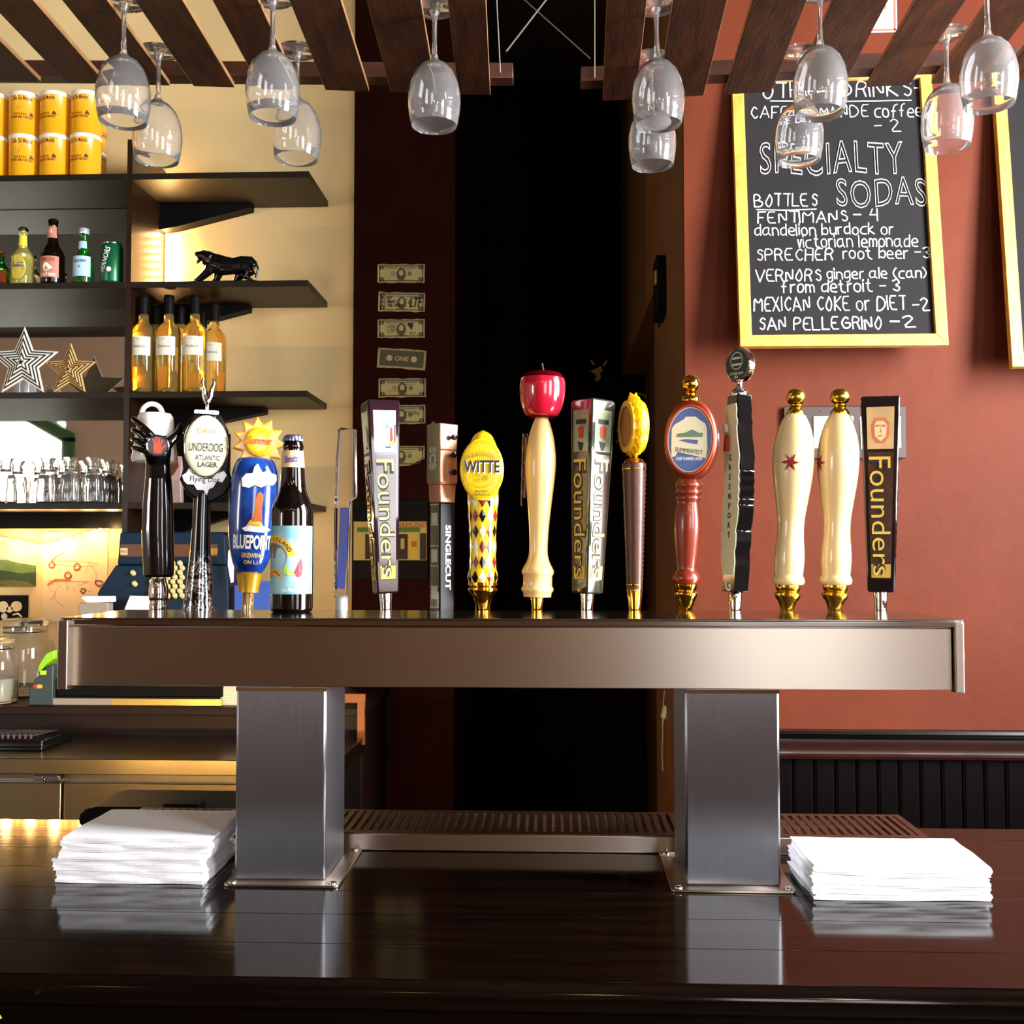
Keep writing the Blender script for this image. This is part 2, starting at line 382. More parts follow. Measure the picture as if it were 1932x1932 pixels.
for px0, px1 in ((448, 617), (1290, 1468)):
    a, b = X(px0, 1.325), X(px1, 1.325)
    pz = BARZ+.003
    p = wpart('post', G().box(a, b, 1.326, 1.448, pz, TZB+.002), STEELV, tw, bev=.003)
    s = G()
    s.box(a, b, 1.3246, 1.3262, TZB-.006, TZB-.0012)
    f = link('seam', s.move(-0, -1.40, -BARZ), CHROME, p)
    pa, pb = ((-.408, -.265) if px0 < 900 else (.142, .2925))
    bp = wpart('base_plate', G().prism(rrect(pa, pb, 1.308, 1.4725, .006), BARZ+.0003, BARZ+.0032, axis='z'), STEEL, tw, bev=.0006)
    for xx in (pa+.009, pb-.009):
        for yy in (1.317, 1.466):
            link('screw', G().lathe([(.0052, 0), (.0050, .0016), (.0025, .0026), (0, .0028)], 12).box(-.0032, .0032, -.0005, .0005, .0024, .0031).move(xx, yy-1.40, .0032), SCREW, bp)
# faucets live with their handles, see tap()
# ------------------------------------------------------------------ drip tray
dx0, dx1 = -.625, .5085
dt = thing('drip_tray', 'long stainless steel drip tray with slotted brown grille behind the tower', 'drip tray', (0, 1.53, BARZ))
g = G().box(dx0, dx1, 1.474, 1.478, BARZ+.001, BARZ+.0235).box(dx0, dx1, 1.600, 1.604, BARZ+.001, BARZ+.0235)
g.box(dx0, dx0+.003, 1.478, 1.600, BARZ+.001, BARZ+.0235).box(dx1-.003, dx1, 1.478, 1.600, BARZ+.001, BARZ+.0235).box(dx0, dx1, 1.474, 1.604, BARZ+.0005, BARZ+.003)
wpart('pan', g, STEEL, dt, bev=.0012)
GR = mat('grille_metal', '66493A', .33, .85, vary=.3, vscale=25)
g = G().box(dx0, dx1, 1.4745, 1.487, BARZ+.0236, BARZ+.0252).box(dx0, dx1, 1.594, 1.6035, BARZ+.0236, BARZ+.0252)
g.box(dx0, dx0+.01, 1.487, 1.594, BARZ+.0236, BARZ+.0252).box(dx1-.01, dx1, 1.487, 1.594, BARZ+.0236, BARZ+.0252)
wpart('grille_frame', g, GR, dt)
n = int((dx1-dx0-.02)/.0127); b0 = None
for i in range(n):
    xx = dx0+.01+(i+.5)*(dx1-dx0-.02)/n
    if b0 is None: b0 = link('bar', G().box(-.0036, .0036, -.0535, .0535, 0, .0016).box(.0028, .0036, -.0535, .0535, -.004, 0), GR, dt, loc=(xx, 1.5405-1.53, .0237))
    else:
        c = b0.copy(); COL.objects.link(c); c.location = (xx, .0105, .0237)
# ------------------------------------------------------------------ napkins
NAP = mat('white_napkin_paper', 'F6F6F8', .9, bump=.25, bscale=180)
def napkin(w, d, th, seed):
    r = random.Random(seed); g = G(); n = 10; vs = []
    ph = [r.uniform(0, 6.3) for _ in range(4)]
    for k, z in ((0, 0), (1, th)):
        for i in range(n+1):
            for j in range(5):
                x = -w/2+w*i/n; y = -d/2+d*j/4
                e = .0012*math.sin(i*1.3+ph[0]) if j in (0, 4) else 0
                vs.append((x+(r.uniform(-.0015, .0015) if i in (0, n) else 0), y+e, z+.0004*math.sin(i*.8+ph[1]+j)))
    m = (n+1)*5; fs = []
    for i in range(n):
        for j in range(4):
            a = i*5+j; fs.append((a, a+1, a+6, a+5)); fs.append((m+a, m+a+5, m+a+6, m+a+1))
        fs.append((i*5, i*5+5, m+i*5+5, m+i*5)); fs.append((i*5+4, m+i*5+4, m+i*5+9, i*5+9))
    for j in range(4):
        fs.append((j, m+j, m+j+1, j+1)); a = n*5+j; fs.append((a, a+1, m+a+1, m+a))
    return g.add(vs, fs)
protos = {}
def stack(cx, cy, w, d, h, n, side, seed, zb=None):
    r = random.Random(seed); th = h/n
    for i in range(n):
        k = (side, i % 3)
        if k not in protos:
            o = link('napkin', napkin(w, d, th*.96, seed*10+i), NAP, smooth=35); protos[k] = o
        else:
            o = protos[k].copy(); COL.objects.link(o)
        jx, jy = r.uniform(-.0025, .0025), r.uniform(-.002, .002)
        if side == 'left': jx += .006*(i/n)**2+(-.006 if 3 < i < 8 else 0)
        o.location = (cx+jx, cy+jy, BARZ+.0004+i*th); o.rotation_euler = (0, 0, r.uniform(-.02, .02))
        if i == n-1: o.rotation_euler.x = .004
        top = i == n-1
        ORD = ['second', 'third', 'fourth', 'fifth', 'sixth', 'seventh', 'eighth', 'ninth', 'tenth', 'eleventh', 'twelfth', 'thirteenth', 'fourteenth', 'fifteenth']
        lab = ('topmost folded white paper napkin of the %s stack on the bar' if top else 'folded white paper napkin, '+ORD[n-2-i]+' from the top of the %s stack on the bar') % {'left': 'left-hand', 'right': 'right-hand'}[side]
        tag(o, lab, 'napkin', 'white napkins stacked %s of the beer tower' % side)
stack(-.527, 1.388, .186, .145, .056, 15, 'left', 3)
stack(.410, 1.349, .208, .125, .040, 11, 'right', 5)
# ------------------------------------------------------------------ overhead glass racks
RZ0 = 2.292; RZ1 = 2.301
def on_plane(px, py):
    x1_, z1_ = W(px, py, 1.0); Y_ = (RZ0-CAMZ)/(z1_-CAMZ); return x1_*Y_, Y_
def rack(name, label, edges, dirx, far, beam, cords):
    t = thing(name, label, 'glass rack', ((-.5 if edges[0][0] < 900 else .4), 1.5, RZ0))
    for a, b in edges:
        low = []
        for e_, s_ in ((a, 0), (b, 0), (b, 1), (a, 1)):
            yf = far(e_); vx, vy = dirx
            A_ = on_plane(e_, 0); B_ = on_plane(e_+(vx-e_)*yf/vy, yf)
            if s_: low.append(B_)
            else: q_ = (1.12-A_[1])/(B_[1]-A_[1]); low.append((A_[0]+(B_[0]-A_[0])*q_, 1.12))
        g = G().prism(low, RZ0, RZ1, axis='z'); g.m = [0, 0, 0, 1, 0, 1]
        wpart('slat', g, [SLATW, EDGEW], t, bev=.0015)
    x0, x1, yy, sl = beam
    for dy in (0, -.52):
        g = G().box(x0, x1, -.016, .016, 0, .026)
        g.v = [(x, y+yy+dy+sl*(x-x0), z+RZ1+.001) for x, y, z in g.v]
        wpart('beam', g, BEAMW, t, bev=.001)
    for p in cords: wpart('cord', G().tube(*p), CORD if len(p[1:]) and p[1] < .002 else CORD, t)
    return t
CORD = mat('steel_cable', '8C8778', .45, .6)
pxx = lambda p: p
Le = [(pxx(-25), pxx(62)), (pxx(116), pxx(202)), (pxx(253), pxx(344)), (pxx(400), pxx(487)), (pxx(545), pxx(643)), (pxx(691), pxx(794)), (pxx(844), pxx(917))]
Re = [(pxx(1145), pxx(1221)), (pxx(1270), pxx(1373)), (pxx(1420), pxx(1523)), (pxx(1572), pxx(1677)), (pxx(1729), pxx(1823)), (pxx(1869), pxx(1965)), (pxx(2010), pxx(2100))]
Le.insert(0, (pxx(-170), pxx(-78)))
def P(px, py, Y): x, z = W(px, py, Y); return (x, Y, z)
rack('glass_rack', 'left hanging rack of dark stained wooden slats over the bar', Le, (965, 1038), lambda p: 157+23*(p-0)/917, (-1.15, X(968, 1.765), 1.715, .052),
     [([P(944, 137, 1.74), P(937, 0, 1.735), P(934, -250, 1.72)], .0011, 6), ([P(955, 97, 1.76), P(1030, 0, 1.9), P(1110, -110, 2.1)], .0016, 6)])
rack('glass_rack', 'right hanging rack of dark stained wooden slats over the bar', Re, (1100, 1090), lambda p: 191-30*(p-1145)/680, (X(1098, 1.79), 1.02, 1.79, -.06),
     [([P(1122, 147, 1.77), P(1122, 0, 1.77), P(1122, -220, 1.77)], .0009, 6), ([P(1113, 110, 1.79), P(990, 0, 1.95), P(900, -90, 2.15)], .0011, 6)])
# ------------------------------------------------------------------ wine glasses
def wineglass(label):
    t = thing('wine_glass', label, 'wine glass', group='wine glasses hanging upside down from the racks')
    r = .0385
    outer = [(.0025, 0), (.010, .0025), (.020, .008), (.029, .019), (.0350, .034), (.0382, .050), (.0384, .066), (.0365, .082), (.0335, .097)]
    inner = [(.0327, .0968), (.0355, .082), (.0373, .066), (.0371, .050), (.0339, .034), (.0279, .020), (.019, .0098), (.009, .005), (.0001, .004)]
    outer = [(x, .110-z) for x, z in outer]; inner = [(x, .110-z) for x, z in inner]   # upside down: rim low
    rim = outer[-1][1]
    prof = [(a, b-rim) for a, b in (inner[::-1]+[(.0331, outer[-1][1]-.0006)]+outer[::-1]+[(.0001, outer[0][1]+.0001)])]
    bowl = link('bowl', G().lathe([(a, b) for a, b in prof], 40, cap=False), GLASS, t, smooth=60)
    zt = outer[0][1]-rim
    link('stem', G().lathe([(.0105, zt-.0022), (.0062, zt+.002), (.0040, zt+.010), (.0033, zt+.03), (.0034, .155), (.0045, .164), (.008, .1715)], 16), GLASS, t, smooth=80)
    link('foot', G().lathe([(.0085, .1716), (.018, .1735), (.0315, .1752), (.0325, .1762), (.0315, .1772), (.001, .1780)], 36), GLASS, t, smooth=50)
    return t
RIM = RZ1-.1748
wg = [(220, 205, 'near wine glass hanging upside down over the yellow coffee cans'), (507, 201, 'near wine glass hanging upside down left of centre, overlapping a farther one'),
      (817, 222, 'wine glass hanging upside down alone at the right end of the left rack'), (1247, 227, 'upper of two overlapping wine glasses at the left end of the right rack'),
      (1557, 210, 'near wine glass hanging upside down before the top of the chalkboard'), (1882, 200, 'wine glass hanging upside down at the far right edge of the picture'),
      (286, 282, 'farther wine glass hanging upside down over the top shelf light'), (553, 283, 'farther wine glass hanging upside down before the plain cream wall'),
      (1235, 306, 'lower, farther wine glass hanging behind another near the brown passage wall'), (1515, 302, 'farther wine glass hanging upside down before the chalk heading on the blackboard'),
      (1800, 278, 'farther wine glass hanging before the right edge of the chalkboard frame')]
w0 = None
for i, (px, py, lab) in enumerate(wg):
    dd = (RIM-CAMZ)*F/(1045-py)
    if w0 is None: w0 = o = wineglass(lab)
    else: o = copy_tree(w0); o['label'] = lab
    o.location = (X(px, dd), dd, RIM); o.rotation_euler = (random.uniform(-.015, .015), random.uniform(-.02, .02), random.uniform(0, 3))
# ------------------------------------------------------------------ back shelf unit
SF = 3.15
dv0, dv1 = X(229, SF), X(239, SF)
sh = thing('shelf_unit', 'dark espresso wall shelving with open bays left and right of a tall upright', 'shelf', (dv0, 3.3, 1.6))
wpart('upright', G().box(dv0, dv1, SF+.002, YB-.002, Z(1019, SF), Z(250, SF)), ESPRS, sh)
SZ = []
rx = X(577, SF)
for k, (py, px) in enumerate(((325, 577), (530, 577), (738, 577), (948, 574))):
    z = Z(py, SF, 400); SZ.append(z)
    wpart('shelf_board', G().box(-2.35, dv0, SF, YB-.002, z-.019, z), ESPR, sh, bev=.001)
    wpart('shelf_board', G().box(dv1, rx, SF+.001, YB-.002, z-.019, z), ESPR, sh, bev=.001)
    rb = X((472, 470, 502, 440)[k], 3.42)
    zb = z-.0195
    hgt = .075 if k else .075
    wpart('bracket', G().prism([(dv1, zb), (rb, zb), (rb, zb-.016), (dv1+.06, zb-hgt), (dv1, zb-hgt-.01)], YB-.055, YB-.003), BLACKM, sh)
wpart('apron', G().box(-2.35, dv0, YB-.045, YB-.003, Z(996, 3.38), SZ[3]-.019), BLACKM, sh)
wpart('back_panel', G().box(dv1, X(430, 3.41), 3.40, YB-.003, SZ[3], SZ[2]-.10), BLACKM, sh)
MIR = mat('mirror_glass', 'C9C4B4', .015, 1)
mr = link('mirror', G().box(-2.35, dv0, YB-.012, YB-.002, SZ[3]+.001, SZ[0]-.02), MIR)
tag(mr, 'tall wall mirror behind the left bay of the dark shelves', 'mirror')
# LED strips
LED = mat('warm_led', 'FFC070', .4, emit='FFB24A', es=60)
LEDB = mat('led_tape', 'E8D6A8', .4)
t = thing('led_strip', 'vertical warm LED strip on the wall beside the shelf upright', 'light strip', (dv1+.035, 3.41, SZ[1]))
lx = X(306, 3.42)
z0, z1 = SZ[1]+.005, SZ[0]-.0195-.085
wpart('tape', G().box(lx-.004, lx+.004, YB-.006, YB-.002, z0, z1+.07).box(lx-.004, lx+.004, YB-.006, YB-.002, SZ[0]+.001, SZ[0]+.062), LEDB, t)
g = G()
for i in range(20): g.sphere((lx, YB-.009, z0+.006+i*(z1-z0)/20), .0045, 8)
for i in range(10): g.sphere((lx, YB-.009, SZ[2]+.015+i*.0215), .0045, 8)
for i in range(3): g.sphere((lx, YB-.009, SZ[0]+.012+i*.018), .0045, 8)
e = wpart('bulb', g, LED, t); e['kind'] = 'stuff'
for zz in [z0+.012+i*(z1-z0-.02)/8 for i in range(9)]+[SZ[0]+.02, SZ[0]+.045, SZ[2]+.05, SZ[2]+.12, SZ[2]+.19]: point('led_glow', (lx+.006, YB-.026, zz), .55, WARM, .005)
t = thing('led_strip', 'sagging warm LED strip under the lowest left shelf above the paintings', 'light strip', (dv0-.2, 3.41, 1.55))
path = [P(218, 991, 3.395), P(175, 1003, 3.40), P(120, 1020, 3.41), P(75, 1030, 3.41), P(30, 1020, 3.41), P(-10, 1014, 3.41), P(-80, 1006, 3.41), P(-200, 1000, 3.41), P(-320, 1000, 3.41)]
wpart('tape', G().tube(path, .0035, 6, flat=.5), LEDB, t)
g = G()
for a, b in zip(path, path[1:]):
    L = (Vector(b)-Vector(a)).length; k = max(1, int(L/.022))
    for i in range(k):
        c = Vector(a).lerp(Vector(b), i/k); g.sphere((c.x, c.y-.004, c.z), .0045, 8)
e = wpart('bulb', g, LED, t); e['kind'] = 'stuff'
for q in (path[0], path[1], path[2], path[3], path[4], path[6], path[7]): point('led_glow', (q[0], q[1]-.03, q[2]-.01), .85, WARM, .012)
# ------------------------------------------------------------------ chalkboards on the red wall
OAK = mat('yellow_oak_frame', 'D9A54A', .4, vary=.25, vscale=10, vstretch=(3, 3, 3), col2='BC8534', coat=.2)
SLATE = mat('blackboard', '1E1B1B', .8, spec=.2, vary=.25, vscale=3.5, col2='181616')
CHALK = mat('chalk', 'F4F4F2', .9)
def board(x0, x1, zt_, zb_, yt, yb_, name, label, side=.0):
    "board leaning out at the bottom; local x right, z up the board, -y towards the bar"
    h = math.hypot(zt_-zb_, yt-yb_); ang = math.atan2(yt-yb_, zt_-zb_)
    t = thing(name, label, 'chalkboard', ((x0+x1)/2, yb_, zb_)); t.rotation_euler = (-ang, 0, 0)
    w = x1-x0; fw = .026; a = w/2
    link('slate', G().box(-a+.012, a-.012, .010, .016, .012, h-.012), SLATE, t)
    for pts in ([(-a, 0), (a, 0), (a-fw, fw), (-a+fw, fw)], [(-a, h), (-a+fw, h-fw), (a-fw, h-fw), (a, h)],
                [(-a, 0), (-a+fw, fw), (-a+fw, h-fw), (-a, h)], [(a, 0), (a, h), (a-fw, h-fw), (a-fw, fw)]):
        link('frame_rail', G().prism(pts, 0, .018), OAK, t, bev=.0012)
    return t, w, h
yT, yB_ = 2.385, 2.305
cx0 = X(1400, yB_); cx1 = X(1797, yB_)
czt = Z(128, yT, 1600); czb = Z(652, yB_, 1600)
cb, cw, chh = board(cx0, cx1, czt, czb, yT, yB_, 'chalkboard', 'oak framed chalkboard listing specialty sodas in white chalk on the red wall')
def bl(px, py):
    "photo pixel -> board local"
    s = (czt-czb); zz = None; Yv = yB_
    for _ in range(4):
        x, z = W(px, py, Yv); Yv = yB_+(yT-yB_)*(z-czb)/s
    return x-(cx0+cx1)/2, (z-czb)/math.cos(math.atan2(yT-yB_, s))
rows = [("OTHER DRINKS*", 1441, 1736, 181, 153, .0030, 0), ("CAFE DU MONDE", 1419, 1640, 219, 197, .0022, 0), ("coffee", 1653, 1742, 217, 193, .0024, 0), ("- 2", 1652, 1702, 245, 222, .0022, 0),
        ("BOTTLES", 1425, 1543, 386, 363, .0024, 0), ("FENTIMANS", 1431, 1601, 417, 396, .0026, 0), ("- 4", 1614, 1658, 413, 390, .0024, 0),
        ("dandelion burdock or", 1426, 1688, 441, 420, .0023, 0), ("victorian lemonade", 1507, 1734, 464, 441, .0023, 0),
        ("SPRECHER", 1427, 1573, 489, 467, .0025, 0), ("root beer -3", 1593, 1757, 485, 463, .0024, 0),
        ("VERNORS", 1427, 1551, 528, 506, .0026, 0), ("ginger ale (can)", 1563, 1752, 523, 503, .0024, 0), ("from detroit - 3", 1477, 1700, 549, 526, .0026, 0),
        ("MEXICAN COKE or DIET", 1424, 1711, 584, 558, .0025, 0), ("-2", 1725, 1757, 583, 560, .0024, 0), ("SAN PELLEGRINO", 1432, 1666, 620, 597, .0029, 0), ("-2", 1682, 1730, 615, 594, .0030, 0)]
for i, (s_, a, b, yb2, yt2, w_, _) in enumerate(rows):
    x0_, zb_ = bl(a, yb2); x1_, _z = bl(b, yb2); _x, zt_ = bl(a, yt2)
    for wg_ in hand(s_, x0_, x1_, zb_, zt_-zb_, w_, seed=i+3, y=.0094, words=True): link('chalk_writing', wg_, CHALK, cb, smooth=0, recalc=False)
for a, b, yy in ((1455, 1722, 186), (1429, 1542, 392)):
    p = [bl(a, yy), bl((a+b)/2, yy+1), bl(b, yy-1)]
    link('chalk_line', G().ribbon(p, .0022, .0094), CHALK, cb, smooth=0, recalc=False)
for s_, a, b, yt2, yb2 in (("SPECIALTY", 1434, 1706, 264, 325), ("SODAS", 1579, 1750, 333, 386)):
    g = letters(s_, outline=.012, spacing=1.12, w=(bl(b, yb2)[0]-bl(a, yb2)[0]), h=(bl(a, yt2)[1]-bl(a, yb2)[1]))
    c = bl((a+b)/2, (yt2+yb2)/2)
    g.v = [(x, max(-.0012, min(.0004, y)), z+.05*x*0+.004*math.sin(x*40)) for x, y, z in g.v]
    link('chalk_heading', g, CHALK, cb, loc=(c[0], .0085, c[1]), smooth=0)
x0b = X(1917, 2.31)
cb2, _, _ = board(x0b, x0b+.5, czt+.02, Z(692, 2.31, 1900), 2.385, 2.31, 'chalkboard', 'second oak framed chalkboard cut off by the right edge of the picture')
t = thing('wall_notice', 'white paper notice with red border high on the red wall above the chalkboard', 'notice', (X(1660, 2.395), 2.396, Z(20, 2.395, 1660)))
RB2 = mat('faded_red_print', 'A8584A', .7)
link('sheet', G().box(-.055, .055, -.001, .001, -.05, .12), WHITEP, t)
link('printing', G().ribbon([(-.050, -.045), (.050, -.045), (.050, .115), (-.050, .115), (-.050, -.045)], .005, -.0016).join(letters('CASH', w=.06, ext=.0016).move(0, 0, .01)), RB2, t, smooth=0, recalc=False)
# ------------------------------------------------------------------ switch plate
BRZ = mat('dark_bronze_plate', '33241E', .4, .2)
t = thing('switch_plate', 'dark bronze five-gang switch plate with white rockers on the red wall', 'light switch', (X(1596, 2.395), 2.395, Z(816, 2.395, 1600)))
k = 2.395/F
link('plate', G().prism(rrect(-113*k, 113*k, -49*k, 49*k, .004), -.006, .0), BRZ, t, bev=.0015)
for i in range(5):
    cx = (-87+i*43.5)*k
    r_ = link('rocker', G().prism(rrect(cx-15*k, cx+15*k, -30*k, 30*k, .002), -.0095, -.004), WHITEP, t, bev=.0015)
    for zz in (-40*k, 40*k): link('screw', G().lathe([(.0028, -.001), (.0026, 0), (0, .0004)], 10).tf(Matrix.Rotation(math.pi/2, 4, 'X')).move(cx, -.0066, zz), BRZ, t)
# ------------------------------------------------------------------ passage details
sp = thing('wall_box', 'black angular control box mounted on the brown side wall', 'box', (SIDE_X-.012, 2.84, Z(545, 2.84, 1250)))
hh = .082
link('case', G().prism([(-.055, hh-.018), (-.035, hh), (.055, hh), (.055, -hh), (-.04, -hh), (-.055, -hh+.014)], -.012, .0115, axis='x'), BLACKM, sp, bev=.002)
link('latch', G().box(-.016, -.012, -.045, -.015, .005, .04), mat('tan_latch', '9A8E5C', .5), sp, bev=.001)
link('cable_loop', G().tube([(-.004+.0*math.cos(a), -.02+.012*math.cos(a), -hh-.012+.015*math.sin(a)) for a in [i*math.pi/6 for i in range(12)]], .0018, 6, closed=True), BLACKM, sp)
WC = mat('old_white_cable', '8E8672', .6)
def cable(pts, r, label, Y, m=WC):
    t = thing('cable', label, 'cable', P(*pts[0], Y)); q = [P(a, b, Y) for a, b in pts]
    wpart('wire', G().tube(q, r, 6), m, t); return t
cable([(1187, 520), (1186, 560), (1181, 600), (1178, 640), (1183, 660)], .003, 'pale cable hanging on the dark passage wall beside the side wall', 4.585)
t = cable([(1172, 812), (1178, 780), (1188, 755), (1202, 741), (1216, 745), (1223, 760), (1220, 780), (1214, 795)], .0034, 'grey cable loop hanging behind the yellow-topped tap handle', 4.57)
wpart('clip', G().tube([P(1166, 795, 4.57), P(1180, 790, 4.57)], .004, 6).tube([P(1163, 812, 4.57), P(1178, 815, 4.57), P(1174, 828, 4.57), P(1162, 834, 4.57)], .004, 6), WC, t)
cable([(1254, 1302), (1252, 1330), (1250, 1360), (1251, 1385), (1249, 1420), (1251, 1455)], .0022, 'thin white cable running down the passage wall corner under the tower', 2.88)
pl = thing('plug', 'pale grey plug beside the right tower leg, on the wall corner', 'plug', P(1257, 1342, 2.86))
link('body', G().tube([(-.006, 0, -.018), (.006, 0, .012)], [.010, .014], 8), mat('grey_green_plastic', '9FAE9A', .5), pl)
link('cord_end', G().tube([(-.006, 0, -.018), (-.010, 0, -.04)], .003, 6), WC, pl)
t = thing('paint_chips', 'pale patches of chipped paint on the dark passage wall', 'wall marks', P(1130, 695, 4.598))
cm_ = mat('chipped_plaster', '9B8F78', .9)
for i, pg in enumerate(([(1113, 680), (1117, 679), (1123, 688), (1120, 690)], [(1137, 688), (1145, 679), (1146, 683), (1139, 692)], [(1127, 694), (1134, 690), (1137, 698), (1132, 704), (1134, 712), (1128, 720), (1122, 716), (1126, 710), (1120, 704), (1114, 700), (1120, 697)])):
    g = G().prism([(P(a, b, 4.598)[0], P(a, b, 4.598)[2]) for a, b in pg], 4.5965, 4.5995); wpart('chip', g, cm_, t, smooth=0)
# ------------------------------------------------------------------ dollar bills
BILL = mat('banknote_paper', 'B9AD78', .8, vary=.15, vscale=40); BINK = mat('banknote_grey_ink', '4B4A36', .8); BGR = mat('banknote_green_ink', '5C7A44', .8); BBK = mat('marker_ink', '151210', .6)
bk = 3.395/F
def bill(cx, cy, rot, label, kind, seed, w=91, h=36, cut=0):
    r = random.Random(seed); t = thing('dollar_bill', label, 'banknote', P(cx, cy, 3.3985), group='dollar bills pinned in a column on the dark wall'); t.rotation_euler = (0, rot, 0)
    a, b = w*bk/2, h*bk/2; n = 12; vs = []; fs = []
    def fy(x, z): return -.0012-.0003*math.sin(x*40+seed)
    ex = [r.uniform(-.0015, .0015) for _ in range(n+1)]
    for i in range(n+1):
        x = -a+2*a*i/n
        zt_ = b+ex[i]; zb_ = -b+ex[n-i]
        if cut and i > n-4: zb_ += (i-n+4)*.006*cut
        for j in range(4): z = zb_+(zt_-zb_)*j/3; vs.append((x, fy(x, z), z))
    for i in range(n):
        for j in range(3): q = i*4+j; fs.append((q, q+4, q+5, q+1))
    p = link('paper', G().add(vs, fs), BILL, t, smooth=80, recalc=False)
    m = p.modifiers.new('s', 'SOLIDIFY'); m.thickness = .0004; m.offset = 1
    g = G(); y = -.0022; A, B = a-.007, b-.006
    def R(x0, x1, z0, z1, mi=0): g.add([(x0, y, z0), (x1, y, z0), (x1, y, z1), (x0, y, z1)], [(0, 1, 2, 3)], mi)
    def pg(pts, mi=0, dy=0): g.add([(x, y-dy, z) for x, z in pts], [tuple(range(len(pts)))], mi)
    if kind != 'back':
        g.ribbon([(-A, -B), (A-(.012 if cut else 0), -B), (A, -B*(.2 if cut else 1)), (A, B), (-A, B), (-A, -B)], .0030, y, 0)
        for sx in (-1, 1):
            for sz in (-1, 1):
                if cut and sx > 0 and sz < 0: continue
                pg(ov(.0085, .0075, 10, sx*(A-.006), sz*(B-.005)))
                pg([(sx*(A-.0065)-.001, sz*(B-.005)-.005), (sx*(A-.0065)+.0012, sz*(B-.005)-.005), (sx*(A-.0065)+.0012, sz*(B-.005)+.005), (sx*(A-.0065)-.001, sz*(B-.005)+.005)], 3, .0003)
        R(-.05, .05, B-.0075, B-.0055); 
        pg(ov(.0155, .020, 20, 0, -.003)); pg(ov(.0075, .0105, 12, .000, .001), 3, .0003); pg([(-.010, -.017), (.010, -.017), (.004, -.007), (-.004, -.007)], 0, .0005)
        if kind != 'tag': pg(ov(.0062, .0062, 14, -.026, 0)); pg(ov(.004, .004, 10, -.026, 0), 3, .0003)
        if kind != 'heart': pg(ov(.0075, .0075, 16, .028, -.001), 1); pg([(.025, -.005), (.031, -.005), (.031, .003), (.025, .003)], 1, .0003)
        R(-.018, .018, -B+.002, -B+.0035); R(.012, .040, .010, .0112); R(-.042, -.018, -.012, -.0112)
    else:
        R(-A, A, -B, B); pg(ov(.010, .010, 16, -.040, 0), 3, .0003); pg(ov(.010, .010, 16, .040, 0), 3, .0003)
        g.join(letters('ONE', w=.045, h=.016, bold=.02, ext=.0028).move(0, 0, 0), 3)
    if kind == 'tag':
        for s_, z in (('ALL DAY', .012), ('ALL NIGHT', 0), ('ALL THE TIME', -.012)): g.join(hand(s_, -.070, -.070+.0055*len(s_), z-.004, .009, .0017, seed=9, y=y-.0008), 2)
        g.join(letters('LTF', w=.042, h=.034, bold=.03, shear=.25, ext=.0032).move(.046, 0, 0), 2)
    if kind == 'heart':
        g.join(hand('LOVE', -.046, -.018, .004, .008, .0012, seed=4, y=y-.0008), 2); g.join(hand('YOU', -.046, -.020, -.012, .008, .0012, seed=5, y=y-.0008), 2)
        pg([(.020, .014), (.026, .019), (.030, .016), (.034, .020), (.040, .012), (.036, .000), (.034, -.006)], 2, .0008)
        g.join(hand('xo', .030, .046, -.018, .008, .0012, seed=7, y=y-.0008) if 'x' in GL else hand('oo', .030, .046, -.018, .008, .0012, seed=7, y=y-.0008), 2)
    if kind == 'name': g.join(hand('Mary' if 0 else 'MARK', .012, .058, -.002, .011, .0014, seed=2, y=y-.0008), 2)
    link('printing', g, [BINK, BGR, BBK, BILL], t, smooth=0, recalc=False)
bill(757, 516, .01, 'topmost dollar bill in the column on the dark wall', 'plain', 1)
bill(758, 570, .03, 'dollar bill covered in black marker lettering, second from the top', 'tag', 2, 90, 37)
bill(757, 620, .0, 'dollar bill with a black heart drawn on it, third from the top', 'heart', 3)
bill(758, 677, .07, 'dollar bill showing its dark back, tilted, fourth from the top', 'back', 4, 93, 38)
bill(759, 732, .0, 'dollar bill just above the top of the leftmost tapered acrylic tap handle', 'plain', 5)
bill(758, 782, .0, 'dollar bill with a name handwritten on it, half behind a tapered tap handle', 'name', 6)
bill(757, 860, .0, 'lowest dollar bill, its lower right corner folded away, above a framed picture', 'plain', 7, 90, 38, 1)
# framed picture below the bills
t = thing('picture', 'black mounted picture of a yellow shopfront with a green awning on the dark wall', 'picture', P(737, 1092, 3.398))
def PX(x0, x1, y0, y1): a, b = P(x0, y1, 3.395), P(x1, y0, 3.395); return a[0], b[0], a[2], b[2]
x0, x1, z0, z1 = PX(666, 808, 944, 1092); wpart('mount', G().box(x0, x1, 3.386, 3.3995, z0, z1), BLACKM, t)
def flat(name, r, y, m, par): x0, x1, z0, z1 = PX(*r); return wpart(name, G().box(x0, x1, y, y+.0012, z0, z1), m, par, smooth=0)
CR2 = mat('faded_cream_print', 'B9A25A', .7); YLW = mat('yellow_print', 'C9A93C', .7); GRN = mat('green_print', '4E6B24', .7); ORG = mat('orange_print', 'A8641E', .7); DKB = mat('dark_print', '2A1A10', .7); RDP = mat('red_print', 'A8371C', .7)
flat('print', (668, 806, 984, 1057), 3.3845, CR2, t)
flat('awning', (675, 793, 995, 1004), 3.383, GRN, t); flat('door_print', (772, 789, 1006, 1055), 3.383, YLW, t); flat('sign_print', (777, 787, 1021, 1032), 3.3815, ORG, t)
flat('window_print', (690, 770, 1008, 1055), 3.383, DKB, t); flat('figure_print', (757, 764, 1016, 1036), 3.3815, CR2, t); flat('wall_print', (793, 805, 1006, 1056), 3.383, DKB, t)
g = letters('BLACK DIAMOND', w=104*bk, h=10*bk); c = P(753, 990, 3.382); wpart('lettering', g.move(c[0], 3.3825, c[2]), RDP, t, smooth=0)
